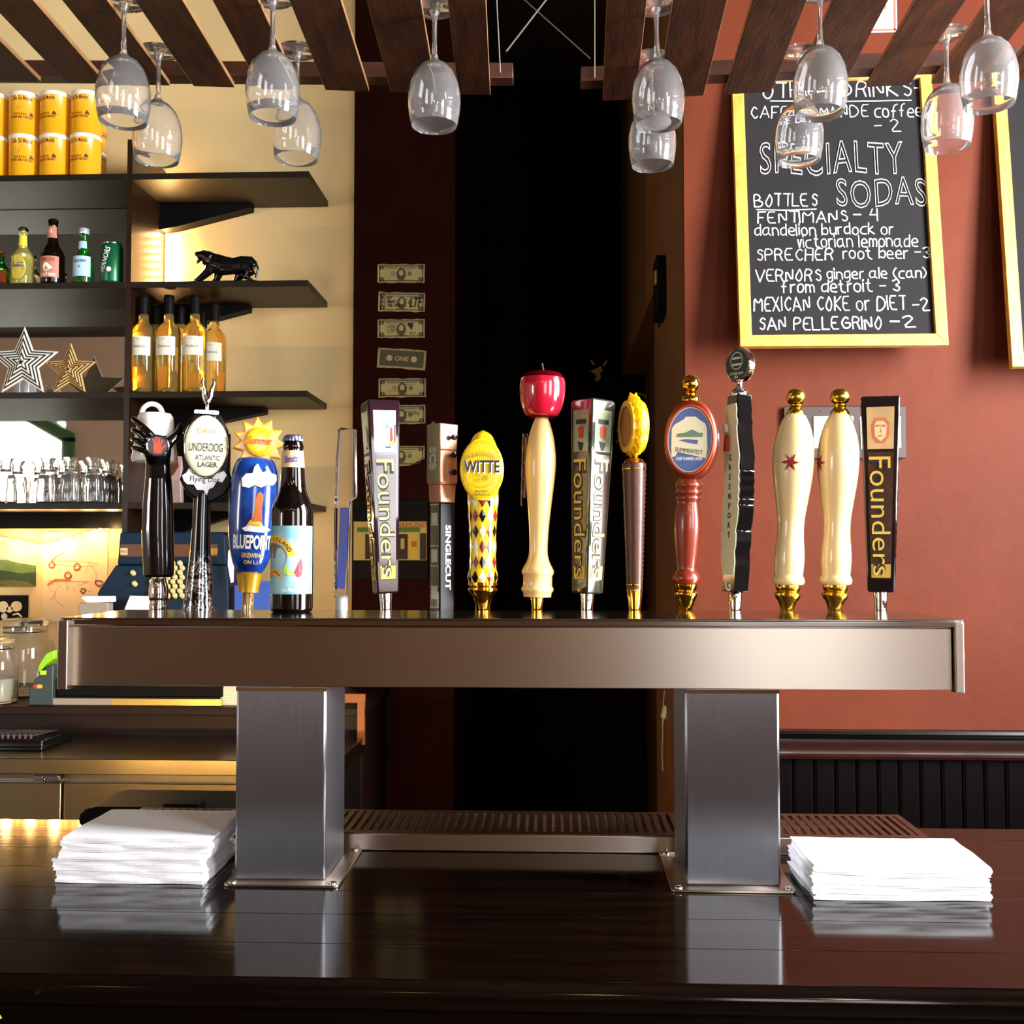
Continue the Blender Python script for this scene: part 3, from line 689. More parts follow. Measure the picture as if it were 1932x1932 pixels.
# ------------------------------------------------------------------ coffee cans
CANY = mat('yellow_can_print', 'EBA81C', .28, coat=.3); CANL = mat('can_lid_plastic', 'EFE9DC', .4); CANB = mat('can_brown_ink', '6A2C10', .4); CANO = mat('can_orange_ink', 'C8781A', .4)
def coffee_can(label):
    t = thing('coffee_can', label, 'coffee can', group='yellow coffee cans stacked on the top shelf'); R = .0458; Hh = .126
    link('tin', G().lathe([(R-.001, 0), (R+.0006, .001), (R+.0006, .003), (R, .004), (R, Hh-.003), (R+.0006, Hh-.002), (R+.0006, Hh)], 36), CANY, t)
    link('lid', G().lathe([(R+.0014, Hh-.006), (R+.0016, Hh+.0045), (R, Hh+.007), (R-.004, Hh+.0075), (0, Hh+.0075)], 36), CANL, t)
    g = G().join(letters('Cafe Du Monde', w=.062, h=.014, bold=.01).move(0, 0, .110))
    g.join(letters('COFFEE AND CHICORY', w=.068, h=.008, bold=.02).move(0, 0, .050))
    g.ribbon([(-.030, .066), (-.008, .081)], .0022).ribbon([(-.006, .0775), (.022, .067)], .0008, 0, 1)
    g.add([(-.006, 0, .081), (.024, 0, .068), (-.014, 0, .070)], [(0, 1, 2)], 1)
    for i in range(7): g.add([(-.022+i*.0055, 0, .057), (-.019+i*.0055, 0, .057), (-.0195+i*.0055, 0, .0635-.002*(i % 2)), (-.0215+i*.0055, 0, .0635)], [(0, 1, 2, 3)])
    g.add([(.022, 0, .056), (.037, 0, .055), (.033, 0, .064), (.028, 0, .0685), (.025, 0, .063)], [(0, 1, 2, 3, 4)])
    g.ribbon([(-.028, .0535), (.030, .0535)], .0008, 0, 1).ribbon([(-.022, .033), (.024, .033)], .001, 0, 1).ribbon([(-.018, .028), (.018, .028)], .001, 0, 1).ribbon([(-.02, .0915), (.02, .0915)], .001, 0, 1)
    link('printing', wrap(g, R, .0005), [CANB, CANO], t, smooth=0, recalc=False)
    return t
c0 = None; cols = [(-27, 'leftmost column cut by the picture edge'), (33, 'left full column'), (92, 'middle column'), (150, 'right column')]
for k, row in enumerate(('lower', 'upper')):
    for px, nm in cols:
        lab = 'yellow coffee can, %s row on the top shelf, %s' % (row, nm)
        if c0 is None: c0 = o = coffee_can(lab)
        else: o = copy_tree(c0); o['label'] = lab
        o.location = (X(px+(k and random.uniform(-1.5, 1.5)), 3.2), 3.2, SZ[0]+k*.1342); o.rotation_euler.z = {33: .25, 92: -.30, 150: -.2, -27: .1}[px]
    o = copy_tree(c0); o['label'] = 'yellow coffee can in the %s row, mostly hidden behind the right column' % row
    o.location = (X(160, 3.325), 3.325, SZ[0]+k*.1342); o.rotation_euler.z = 1.4
# ------------------------------------------------------------------ soda bottles on the second shelf
def tglass(n, c, r=.02): return mat(n, c, r, trans=1, ior=1.4)
def bottle(name, label, cat, px, Y, zb, prof, m, capm, cap, lab=None, neck=None, group=None, a0=0):
    t = thing(name, label, cat, (X(px, Y), Y, zb), group=group)
    link('body', G().lathe(prof, 32), m, t, smooth=60)
    link('cap', G().lathe(cap, 24), capm, t, smooth=50)
    for spec in (lab, neck):
        if not spec: continue
        z0, z1, R0, R1, half, cm, bits = spec
        g = patch(-half, half, z0, z1)
        g.v = [((R0+(R1-R0)*(z-z0)/(z1-z0)+.0004)*math.sin(x/R0+a0), -(R0+(R1-R0)*(z-z0)/(z1-z0)+.0004)*math.cos(x/R0+a0), z) for x, y, z in g.v]
        p = link('label' if spec is lab else 'neck_label', g, cm, t, smooth=80, recalc=False)
        for (g2, m2) in bits: link('printing', wrap(g2, (R0+R1)/2, .0009+abs(R0-R1)*.3, a0), m2, p, smooth=0, recalc=False)
    return t
def shape(R, rn, H1, hs, hn, lip):  # body radius, neck radius, height, shoulder start, neck start
    pts = [(R*.86, 0), (R*.97, .002), (R, .006), (R, hs)]
    for i in range(1, 6):
        u = i/6; pts.append((R+(rn-R)*(u*u*(3-2*u)), hs+(hn-hs)*u))
    return pts+[(rn, hn), (rn*.86, H1-.016), (lip, H1-.014), (lip, H1-.008), (lip*.9, H1-.006), (lip*.9, H1)]
BL = mat('pale_blue_label', 'A9C9DE', .5); YL = mat('yellow_label', 'E4D23A', .5); PK = mat('rose_label', 'B87A66', .5); GY = mat('lemonade_glass', 'E9DC7A', .05, trans=.75, ior=1.35)
BRN = mat('dark_brown_glass', '140704', .04, trans=.25, ior=1.5); GRG = mat('green_glass', '2E9A34', .03, trans=.85, ior=1.4); GCAN = mat('green_can_print', '0F5A34', .3, .3)
sg = 'soda bottles and cans on the second shelf'
bottle('soda_bottle', 'pale yellow lemonade bottle with a yellow oval label on the shelf', 'bottle', 33, 3.188, SZ[1], shape(.0335, .0125, .158, .078, .115, .0125), GY, CHROME,
       [(.0115, .154), (.0145, .156), (.0145, .162), (.010, .166), (0, .1665)],
       None, (.112, .142, .0135, .0115, .02, YL, []), sg)
t = [o for o in COL.objects if o.get('label', '').startswith('pale yellow lemonade')][0]
g = G().add([(x, 0, z) for x, z in ov(.024, .033, 24, 0, .047)], [tuple(range(24))]); link('label', wrap(G().join(g), .0335, .0005), YL, t, smooth=0, recalc=False)
BLU = mat('blue_ink', '2C3E86', .5)
link('printing', wrap(G().join(letters('FENTIMANS', w=.036, h=.007, bold=.02)).join(G().ribbon([(-.020, -.007), (.020, -.007)], .003)).join(G().ribbon([(-.014, .009), (.014, .009)], .004)).move(0, 0, .050), .0335, .0012), BLU, t, smooth=0, recalc=False)
bottle('soda_bottle', 'dark root beer bottle with a rose-brown label on the shelf', 'bottle', 90, 3.19, SZ[1], shape(.0355, .015, .190, .085, .130, .0135), BRN, BLACKM,
       [(.0125, .184), (.0155, .186), (.0155, .192), (.011, .196), (0, .1965)],
       (.018, .080, .0355, .0355, .034, PK, [(letters('SPRECHER', w=.045, h=.009, bold=.02).move(0, 0, .070), RDP), (letters('ROOT BEER', w=.05, h=.008, bold=.02).move(0, 0, .026), WHITEI),
        (G().add([(x, 0, z) for x, z in ov(.010, .013, 12, -.004, .048)], [tuple(range(12))]).add([(.004, -.0002, .040), (.016, -.0002, .046), (.004, -.0002, .056)], [(0, 1, 2)]), WHITEI)]),
       (.138, .172, .0175, .0150, .02, PK, [(letters('12', w=.010, h=.010, bold=.02).move(0, 0, .158), WHITEI)]), sg)
bottle('soda_bottle', 'green mineral water bottle with a pale blue label and white cap', 'bottle', 149, 3.186, SZ[1], shape(.0305, .0135, .155, .06, .105, .0125), GRG, mat('white_cap', 'D8DCE0', .3, .5),
       [(.0150, .147), (.0155, .150), (.0155, .160), (.0140, .163), (0, .164)],
       (.020, .078, .0305, .0305, .034, BL, [(letters('S.PELLEGRINO', w=.042, h=.008, bold=.02).move(0, 0, .064), BLU), (G().add([(x, 0, z) for x, z in [(.0045*math.cos(math.pi/2+i*math.pi/5)*(1 if i % 2 == 0 else .4), .047+.0045*math.sin(math.pi/2+i*math.pi/5)*(1 if i % 2 == 0 else .4)) for i in range(10)]], [tuple(range(10))]), RDP),
        (G().ribbon([(-.03, .074), (.03, .074)], .003), BLU), (G().ribbon([(-.03, .026), (.03, .026)], .006), mat('mid_blue_ink', '4F86B8', .5))]),
       (.103, .124, .0165, .0150, .016, BL, []), sg)
t = thing('soda_can', 'green ginger ale can beside the green mineral water bottle', 'can', (X(203, 3.187), 3.187, SZ[1]), group=sg); R = .0325
link('tin', G().lathe([(R-.006, 0), (R-.002, .003), (R, .008), (R, .104), (R-.004, .112), (R-.005, .114)], 32), GCAN, t)
link('lid', G().lathe([(R-.005, .1135), (R-.0045, .1155), (R-.006, .1155), (R-.007, .1135), (0, .1135)], 32), CHROME, t)
link('printing', wrap(letters('VERNORS', w=.074, h=.017, bold=.02, shear=.2).tf(Matrix.Rotation(-1.25, 4, 'Y')).move(-.010, 0, .066).join(G().add([(x, 0, z) for x, z in ov(.007, .007, 14, .004, .038)], [tuple(range(14))])), R, .0006), WHITEI, t, smooth=0, recalc=False)
bottle('soda_bottle', 'clear soda bottle half hidden behind the pale yellow lemonade bottle', 'bottle', 52, 3.31, SZ[1], shape(.026, .010, .125, .06, .09, .010), GLASS, CHROME, [(.0095, .120), (.012, .122), (.012, .128), (0, .131)], None, None, sg)
bottle('soda_bottle', 'soda bottle with a red label at the left picture edge on the second shelf', 'bottle', -8, 3.24, SZ[1], shape(.026, .010, .120, .06, .09, .010), GRG, RDP, [(.0095, .115), (.012, .117), (.012, .123), (0, .126)], (.02, .06, .026, .026, .028, RDP, []), None, sg)
for o in COL.objects:
    n_ = o.get('label', ''); 
    for key, sc in (('pale yellow lemonade', 1.10), ('dark root beer', 1.06), ('green mineral', 1.08), ('green ginger ale', 1.10)):
        if n_.startswith(key): o.scale = (1, 1, sc)
# ------------------------------------------------------------------ panther figurine
t = thing('panther_figurine', 'glossy black ceramic panther figurine standing on the second shelf', 'figurine', (X(420, 3.178), 3.178, SZ[1]))
k = 3.178/F
def q(x, y, d=0): return ((x-420)*k, d, (527-y)*k)
g = G()
g.tube([q(380, 478), (q(398, 488)), q(415, 493), q(435, 494), q(452, 492), q(468, 492), q(476, 497)], [.020, .031, .031, .026, .029, .027, .018], 12, flat=.65)
g.tube([q(391, 482), q(383, 476), q(376, 473), q(370, 474)], [.025, .021, .017, .014], 10)
g.sphere(q(372, 473), .0145, 12); g.tube([q(372, 473), q(363, 470), q(360, 471)], [.012, .009, .006], 8); g.tube([q(372, 479), q(366, 484), q(364, 488)], [.007, .005, .0035], 8)
for sy in (-1, 1): g.tube([q(376, 468, sy*.006), q(378, 463, sy*.007)], [.004, .0015], 6)
for pts, rr in (([q(395, 492, -.010), q(389, 505, -.011), q(377, 516, -.011), q(368, 523, -.011), q(362, 524, -.011)], [.018, .0145, .011, .009, .007]),
                ([q(404, 495, .010), q(404, 508, .011), q(400, 518, .011), q(393, 524, .011)], [.018, .014, .010, .008]),
                ([q(462, 498, -.010), q(470, 510, -.012), q(462, 518, -.012), q(472, 524, -.012), q(464, 525, -.012)], [.022, .016, .011, .009, .007]),
                ([q(454, 500, .010), q(448, 510, .012), q(440, 516, .012), q(436, 524, .012), q(428, 525, .012)], [.020, .015, .011, .009, .007]),
                ([q(474, 492), q(481, 493), q(483, 500), q(481, 508), q(479, 518)], [.005, .0038, .0036, .0036, .004])): g.tube(pts, rr, 10)
bd = link('body', g, BLACKG, t, recalc=True); rm = bd.modifiers.new('join', 'REMESH'); rm.mode = 'VOXEL'; rm.voxel_size = .0016; rm.use_smooth_shade = True
sm = bd.modifiers.new('s', 'SMOOTH'); sm.iterations = 3
link('plinth', G().prism([q(x, 525)[0:1]+(y,) for x, y in ((357, -.02), (484, -.022), (486, .0), (482, .022), (360, .02), (355, 0))], 0, .003, axis='z'), BLACKG, t, bev=.001)
link('tongue', G().sphere(q(366, 477), .0028, 8), mat('white_glaze', 'CFC8B8', .3), t)
# ------------------------------------------------------------------ wine bottles on the third shelf
WINE = mat('golden_wine_glass', 'F6D67C', .02, trans=.92, ior=1.36); LAB = mat('cream_wine_label', 'D9D4C2', .7, vary=.05); GINK = mat('grey_ink', '6E6A60', .7)
def winebottle(label):
    t = thing('wine_bottle', label, 'wine bottle', group='wine bottles on the third shelf'); R = .0365
    link('body', G().lathe([(R*.3, .018), (R*.72, .004), (R*.9, 0), (R, .005), (R, .178), (R*.97, .190), (R*.84, .203), (R*.6, .213), (R*.43, .221), (.0148, .232), (.0140, .250), (.0140, .300)], 36), WINE, t, smooth=60)
    link('capsule', G().lathe([(.0150, .243), (.0146, .285), (.0160, .287), (.0160, .296), (.0145, .298), (.0145, .302), (0, .303)], 24), BLACKM, t)
    p = link('label', wrap(patch(-.036, .036, .112, .170), R, .0005), LAB, t, smooth=80, recalc=False)
    link('printing', wrap(letters('Thelema', w=.040, h=.009, shear=.3).move(0, 0, .140).join(G().ribbon([(-.006, .160), (-.002, .164), (.002, .160), (.006, .163)], .0008)), R, .0011), GINK, p, smooth=0, recalc=False)
    return t
w1 = None
for px, Y, lab in ((265, 3.19, 'golden wine bottle nearest the shelf upright, front row'), (313, 3.19, 'golden wine bottle second from the upright, front row'), (363, 3.19, 'golden wine bottle third from the upright, behind the chrome-topped oval tap handle'),
                   (400, 3.29, 'golden wine bottle at the right end of the group, partly hidden'), (286, 3.33, 'golden wine bottle behind and between the first two bottles'), (335, 3.33, 'golden wine bottle behind and between the second and third bottles'), (377, 3.385, 'rearmost golden wine bottle, only its dark capsule showing')):
    if w1 is None: w1 = o = winebottle(lab)
    else: o = copy_tree(w1); o['label'] = lab
    o.location = (X(px, Y), Y, SZ[2]+.0003); o.rotation_euler.z = random.uniform(-.25, .25)
# ------------------------------------------------------------------ striped stars
def star(label, cx, cy, R, m1, m2, Y, lean):
    t = thing('star_ornament', label, 'star ornament', (X(cx, Y), Y, SZ[2]), group='striped barn stars on the third shelf')
    g = G(); N = 5; D = .018; ri = R*.44; zc = R*.81+.001
    for a in range(10):
        an0 = math.pi/2+a*math.pi/5; an1 = an0+math.pi/5
        r0, r1 = (R, ri) if a % 2 == 0 else (ri, R)
        A = (r0*math.cos(an0), r0*math.sin(an0)); B = (r1*math.cos(an1), r1*math.sin(an1))
        for i in range(N*2):
            s0, s1 = 1-i/(N*2), 1-(i+1)/(N*2)
            pt = lambda p, s_: (p[0]*s_, -.004-D*(1-s_), zc+p[1]*s_)
            g.add([pt(A, s0), pt(B, s0), pt(B, s1), pt(A, s1)] if s1 > 0 else [pt(A, s0), pt(B, s0), pt(A, 0)], [(0, 1, 2, 3)] if s1 > 0 else [(0, 1, 2)], i % 2)
        g.add([(A[0], -.004, zc+A[1]), (B[0], -.004, zc+B[1]), (B[0], 0, zc+B[1]), (A[0], 0, zc+A[1])], [(0, 1, 2, 3)], 0)
        g.add([(A[0], 0, zc+A[1]), (B[0], 0, zc+B[1]), (0, .004, zc)], [(0, 1, 2)], 0)
    link('star_body', g, [m1, m2], t, smooth=0, rot=(lean, 0, 0))
    return t
SK = mat('star_black_stripe', '16120E', .6)
star('large white star ornament with black stripes standing on the third shelf', 38, 676, .113, mat('star_white', 'DEDACE', .6), SK, 3.168, -.03)
star('smaller tan star ornament with dark brown stripes beside the white star', 127, 695, .0845, mat('star_tan', 'C8A25E', .6), mat('star_brown_stripe', '2E1A0C', .6), 3.168, -.03)
t = thing('candle_jar', 'white jar candle standing behind the white star', 'candle', (X(42, 3.33), 3.33, SZ[2]))
link('wax', G().lathe([(.030, .002), (.031, .06), (.0, .058)], 24), mat('white_wax', 'EFEFEA', .5), t); link('jar', G().lathe([(.0325, .0005), (.034, .005), (.034, .075), (.0325, .075), (.0322, .062)], 24, cap=False), GLASS, t)
# ------------------------------------------------------------------ glass milk bottles on the fourth shelf
def milk(label):
    t = thing('glass_carafe', label, 'glass bottle', group='small glass carafes on the fourth shelf')
    o_ = [(.034, 0), (.0385, .003), (.040, .010), (.0385, .040), (.0345, .058), (.036, .072), (.030, .088), (.0195, .099), (.0175, .108), (.0205, .112), (.0175, .116), (.0180, .126), (.026, .138), (.0265, .141)]
    i_ = [(max(0, a-.0028), b+.0028 if b < .1 else b) for a, b in o_][::-1]
    link('body', G().lathe(o_+i_[:-1]+[(0.0001, .006)], 28, cap=True), GLASSJ, t, smooth=60)
    link('emblem', wrap(G().ribbon(ov(.007, .007, 12)+[(.007, 0)], .002).move(0, 0, .036), .0395, .0006), mat('grey_emblem', '7A7468', .5), t, smooth=0, recalc=False)
    return t
m0 = None
for i, (px, Y) in enumerate(((8, 3.2), (30, 3.30), (-25, 3.25), (88, 3.21), (72, 3.33), (131, 3.20), (118, 3.32), (174, 3.21), (160, 3.33), (200, 3.27), (210, 3.36))):
    lab = ('glass carafe on the fourth shelf, front row, %s' % {8: 'nearest the left picture edge', 88: 'right of the reflected window', 131: 'middle of the right-hand cluster', 174: 'towards the shelf upright'}[px]) if px in (8, 88, 131, 174) else 'glass carafe in the back row of the fourth shelf, '+{30: 'second from the left edge', -25: 'beyond the left picture edge', 72: 'against the reflected window', 118: 'behind the middle front one', 160: 'behind the right front one', 200: 'second nearest the upright', 210: 'nearest the upright'}[px]
    if m0 is None: m0 = o = milk(lab)
    else: o = copy_tree(m0); o['label'] = lab
    o.location = (X(px, Y), Y, SZ[3]+.0003); o.rotation_euler.z = random.uniform(-.5, .5); o.scale = (.86, .86, 1)
# pouch in the dark bay
t = thing('snack_pouch', 'pink and white packet with brown heart-shaped print behind the black tap handle', 'packet', (X(304, 3.34), 3.34, SZ[3]))
k = 3.34/F
PKP = mat('pink_packet', 'B99A94', .5, vary=.15, vscale=30)
link('bag', G().prism([(-41*k, 0), (41*k, 0), (39*k, 50*k), (42*k, 94*k), (-38*k, 96*k), (-41*k, 50*k)], -.012, .012), PKP, t, bev=.004)
g = G()
for cx in (-21, 22): g.add([(x, -.0132, z) for x, z in [((cx-13)*k, 74*k), ((cx-10)*k, 84*k), (cx*k, 86*k), ((cx+11)*k, 84*k), ((cx+13)*k, 74*k), ((cx+4)*k, 60*k), (cx*k, 56*k), ((cx-6)*k, 62*k)]], [tuple(range(8))])
link('heart_print', g, mat('brown_print', '5A3024', .5), t, smooth=0, recalc=False)
# ------------------------------------------------------------------ back counters
CT = Z(1335, 2.95, 400); CR = X(690, 2.95)
CW = mat('dark_counter_wood', '1E0D07', .5, spec=.2, vary=.4, vscale=9, vstretch=(.5, 6, 6))
t = thing('back_counter', 'dark wooden back counter under the shelves carrying the cash register', 'counter', (-1.4, 3.2, 0))
wpart('top', G().box(-2.6, CR, 2.95, YB-.002, CT-.022, CT), CW, t, bev=.002)
wpart('front', G().box(-2.6, CR-.01, 2.965, YB-.002, 0, CT-.022), CW, t)
wpart('end_trim', G().box(CR-.055, CR+.001, 2.945, 2.96, CT+.016, CT+.040).box(CR-.02, CR, 2.945, 2.96, CT-.10, CT+.016), mat('orange_wood', '8A3F12', .4, vary=.3, vscale=20), t)
WTZ = Z(1433, 2.62, 300)
t = thing('steel_worktop', 'stainless steel worktop with refrigerator doors below, in front of the back counter', 'worktop', (-1.4, 2.8, 0))
SG = mat('stainless_sheet', 'A08F70', .22, 1, vary=.15, vscale=4, bump=.12, bscale=5, bstretch=(3, 1, .2))
wpart('top', G().box(-2.6, -.53, 2.62, 2.963, WTZ-.039, WTZ), SG, t, bev=.002)
wpart('carcass', G().box(-2.6, -.54, 2.68, 2.96, 0, WTZ-.040), STEELD, t)
d0 = 2.655
for a, b in ((X(-330, d0), X(122, d0)), (X(128, d0), X(590, d0))):
    wpart('door', G().box(a, b, d0, 2.679, .12, Z(1478, d0, 200)), SG, t, bev=.002)
wpart('hinge', G().box(X(72, d0), X(118, d0), d0-.004, d0+.01, Z(1472, d0, 90), Z(1463, d0, 90)).tube([P(80, 1470, d0-.004), P(86, 1470, d0-.004)], .005, 8), CHROME, t, bev=.001)
ty = 2.80
tr = thing('utensil_tray', 'black tray holding a row of silver cutlery on the steel worktop', 'tray', (X(40, ty), ty, WTZ))
wpart('tray', G().box(X(-90, ty), X(112, ty), ty-.08, ty+.1, WTZ+.0005, WTZ+.010).box(X(-90, ty), X(112, ty), ty-.08, ty-.076, WTZ+.01, WTZ+.026).box(X(109, ty), X(112, ty), ty-.076, ty+.1, WTZ+.01, WTZ+.026), BLACKG, tr, bev=.002)
for i in range(12):
    xx = X(-30+i*10.5, ty); wpart('spoon', G().tube([(xx, ty-.060, WTZ+.032), (xx+.003, ty-.02, WTZ+.030), (xx+.006, ty+.07, WTZ+.028)], [.0075, .003, .004], 8, flat=.4), CHROME, tr)
# things on the back counter
JY = 3.12
def jar(px0, px1, pyt, Y, label, neck=.78):
    r = (px1-px0)/2*Y/F; h = (Z(pyt, Y, 50)-CT); t = thing('glass_jar', label, 'glass jar', (X((px0+px1)/2, Y), Y, CT+.0003), group='clear glass jars on the back counter')
    o_ = [(r*.85, 0), (r*.97, .004), (r, .012), (r, h*.66), (r*.95, h*.74), (r*neck, h*.81), (r*neck, h*.99)]
    i_ = [(a-.003, max(b, .006)) for a, b in o_][::-1]
    link('body', G().lathe(o_+i_+[(.0001, .006)], 36), GLASSJ, t, smooth=60)
    link('lid', G().lathe([(r*neck*.9, h*.985), (r*neck*1.06, h*.99), (r*neck*1.06, h*1.06), (r*neck*.7, h*1.09), (0, h*1.09)], 36), GLASSJ, t, smooth=50)
    link('wire_band', G().tube([((r*neck+.002)*math.cos(a), (r*neck+.002)*math.sin(a), h*.90) for a in [i*math.pi/14 for i in range(28)]], .0016, 6, closed=True), CHROME, t)
    return t
jar(-5, 103, 1178, 3.20, 'large clear swing-top jar at the left end of the back counter')
j = jar(-45, 37, 1212, 3.02, 'smaller clear jar with pale contents in front of the large jar, left edge')
link('contents', G().lathe([(.050, .008), (.052, .02), (.052, .07), (0, .072)], 24), mat('pale_contents', 'A9A88E', .8, bump=.5, bscale=200), j)
t = thing('card_reader', 'grey card reader with a bright green top on the back counter', 'card reader', (X(92, 3.0), 3.0, CT))
k = 3.0/F
link('case', G().prism([(-24*k, 0), (22*k, 0), (22*k, 78*k), (10*k, 74*k), (-14*k, 48*k), (-24*k, 30*k)], -.03, .03), mat('slate_plastic', '2B3A3C', .4), t, bev=.003)
link('green_cover', G().prism([(-10*k, 58*k), (8*k, 78*k), (22*k, 88*k), (22*k, 104*k), (6*k, 98*k), (-8*k, 76*k)], -.026, .026), mat('lime_plastic', '8CCB1E', .35), t, bev=.003)
link('button', G().box(-2*k, 9*k, -.0325, -.03, 58*k, 66*k), mat('lime_button', 'B4F01E', .4), t)
link('badge', G().add([(x, -.0308, z) for x, z in ov(6*k, 4*k, 12, -10*k, 36*k)], [tuple(range(12))]).join(G().add([(x, -.0311, z) for x, z in ov(6*k, 4*k, 12, -3*k, 36*k)], [tuple(range(12))], 1)), [RDP, YLW], t, smooth=0, recalc=False)
t = thing('till_box', 'flat black cash drawer on the back counter under the tower', 'till box', (X(262, 2.99), 3.1, CT))
zz0 = Z(1337, 2.955, 300)
wpart('case', G().box(X(104, 2.97), X(420, 2.97), 2.985, 3.30, CT+.024, CT+.075), BLACKM, t, bev=.003)
wpart('base', G().box(X(110, 2.97), X(415, 2.97), 2.985, 3.28, CT+.0003, CT+.024), BLACKM, t)
wpart('edge_strip', G().box(X(104, 2.97), X(212, 2.97), 2.972, 2.985, CT+.002, CT+.020), mat('grey_strip', '8E8478', .4), t)
wpart('edge_strip', G().box(X(212.5, 2.97), X(420, 2.97), 2.972, 2.985, CT+.002, CT+.020), mat('gold_strip', 'C9A95C', .3, .6), t)
PAP = mat('aged_paper', 'D8C2A6', .8)
y_ = 3.02
for i in range(8):
    o = link('paper_pad', G().box(-.045, .045, -.06, .06, 0, .0068), PAP, bev=.0005)
    o.location = (X(452, y_)+random.uniform(-.002, .002), y_+.03, CT+.0003+i*.0070); o.rotation_euler.z = random.uniform(-.03, .03)
    tag(o, 'buff paper pad beside the black till box, '+['bottom', 'second from the bottom', 'third from the bottom', 'fourth from the bottom', 'fourth from the top', 'third from the top', 'second from the top', 'topmost'][i]+' of its stack', 'paper pad', 'paper pads stacked on the back counter')
# cash register
RY = 3.18; k = RY/F
NAVY = mat('navy_enamel', '0A2238', .5, spec=.2, vary=.1, vscale=10)
t = thing('cash_register', 'old navy blue cash register with round cream keys behind the tap handles', 'cash register', (X(320, RY), RY, CT+.0765)); zc0 = CT+.0765
def q(x, y, d=0): p_ = P(x, y, RY); return (p_[0]-t.location.x, p_[2]-zc0)
link('body', G().prism([q(197, 1118), q(200, 1112), q(231, 1066), q(437, 1066), q(441, 1118), (q(441, 1118)[0], .0), (q(197, 1118)[0], .0)], -.05, .16), NAVY, t, bev=.004)
link('display_housing', G().prism([q(230, 1066), q(235, 1007), q(239, 1004), q(424, 1004), q(431, 1010), q(434, 1066)], -.035, .15), NAVY, t, bev=.004)
link('window', G().prism([q(237, 1050), q(237, 1027), q(418, 1027), q(418, 1050)], -.037, -.030), mat('brown_display', '5A3418', .4, vary=.2, vscale=10), t)
for a, b, c1, s_ in ((237, 250, 'C9B98A', 'NO'), (327, 336, 'C8C032', '1'), (396, 418, '9A6A2C', '0')):
    f_ = link('price_flag', G().prism([q(a, 1047), q(a, 1034), q(b, 1034), q(b, 1047)], -.040, -.0372), mat('flag_'+c1, c1, .6), t, smooth=0)
    cc = q((a+b)/2, 1040.5); link('numeral', letters(s_, h=8*k if s_ != 'NO' else 5*k).move(cc[0], -.0405, cc[1]), CR2 if s_ == '0' else INK, f_, smooth=0)
KEYM = mat('cream_key', 'C6BE86', .35)
k0 = None
for r_ in range(8):
    for c_ in range(5):
        x_, y_ = 300+c_*13+(r_ % 2)*4, 1064+r_*8.6
        pp = q(x_, y_)
        if k0 is None: k0 = o = link('key', G().lathe([(.0075, 0), (.0078, .010), (.006, .0125), (0, .013)], 14).tf(Matrix.Rotation(math.radians(62), 4, 'X')), KEYM, t)
        else: o = k0.copy(); COL.objects.link(o)
        o.location = (pp[0], -.052, pp[1])
for x_, y_ in ((265, 1082), (268, 1102)): o = k0.copy(); COL.objects.link(o); pp = q(x_, y_); o.location = (pp[0], -.052, pp[1])
t = thing('receipt', 'white slip of paper leaning on the register base behind the hand-shaped tap handle', 'paper', P(262, 1150, 3.10))
wpart('sheet', G().prism([(P(a, b, 3.10)[0], P(a, b, 3.10)[2]) for a, b in ((238, 1200), (287, 1200), (287, 1125), (246, 1124), (236, 1148))], 3.098, 3.10), WHITEP, t, smooth=0)
t = thing('envelope', 'white rolled paper and orange pencil lying left of the blue register', 'stationery', P(182, 1142, 3.08))
wpart('stand', G().box(P(177, 1, 3.10)[0], P(231, 1, 3.10)[0], 3.06, 3.10, CT+.0765, P(180, 1136, 3.10)[2]), mat('grey_box', '8F877C', .6), t, bev=.003)
wpart('roll', G().tube([P(155, 1128, 3.055), P(165, 1131, 3.06), P(218, 1130, 3.07)], [.004, .010, .009], 10, flat=.6).move(0, 0, .0), WHITEP, t)
wpart('pencil', G().tube([P(139, 1135, 3.04), P(158, 1132, 3.052)], .0028, 6), mat('orange_pencil', 'E08A2A', .5), t)
t = thing('blue_box', 'bright blue carton standing behind the sun-topped tap handle', 'box', P(476, 1150, 3.12)); BLB = mat('blue_card', '1D4EB0', .5)
x0, x1 = X(443, 3.12), X(510, 3.12); zt_ = Z(1104, 3.12, 470)
wpart('carton', G().box(x0, x1, 3.12, 3.2, CT+.0003, zt_), BLB, t, bev=.001); wpart('flap', G().prism([(x0+.03, zt_), (x1, zt_), (x1, zt_+.012), (x0+.05, zt_+.010)], 3.121, 3.123), BLB, t)
t = thing('paper_tag', 'long pale paper tag hanging at the right side of the register', 'tag', P(436, 1062, 3.10))
wpart('tag_sheet', G().prism([(P(a, b, 3.10)[0], P(a, b, 3.10)[2]) for a, b in ((431, 1040), (438, 1032), (442, 1060), (441, 1098), (436, 1100), (430, 1065))], 3.098, 3.0995), WHITEP, t, smooth=0)
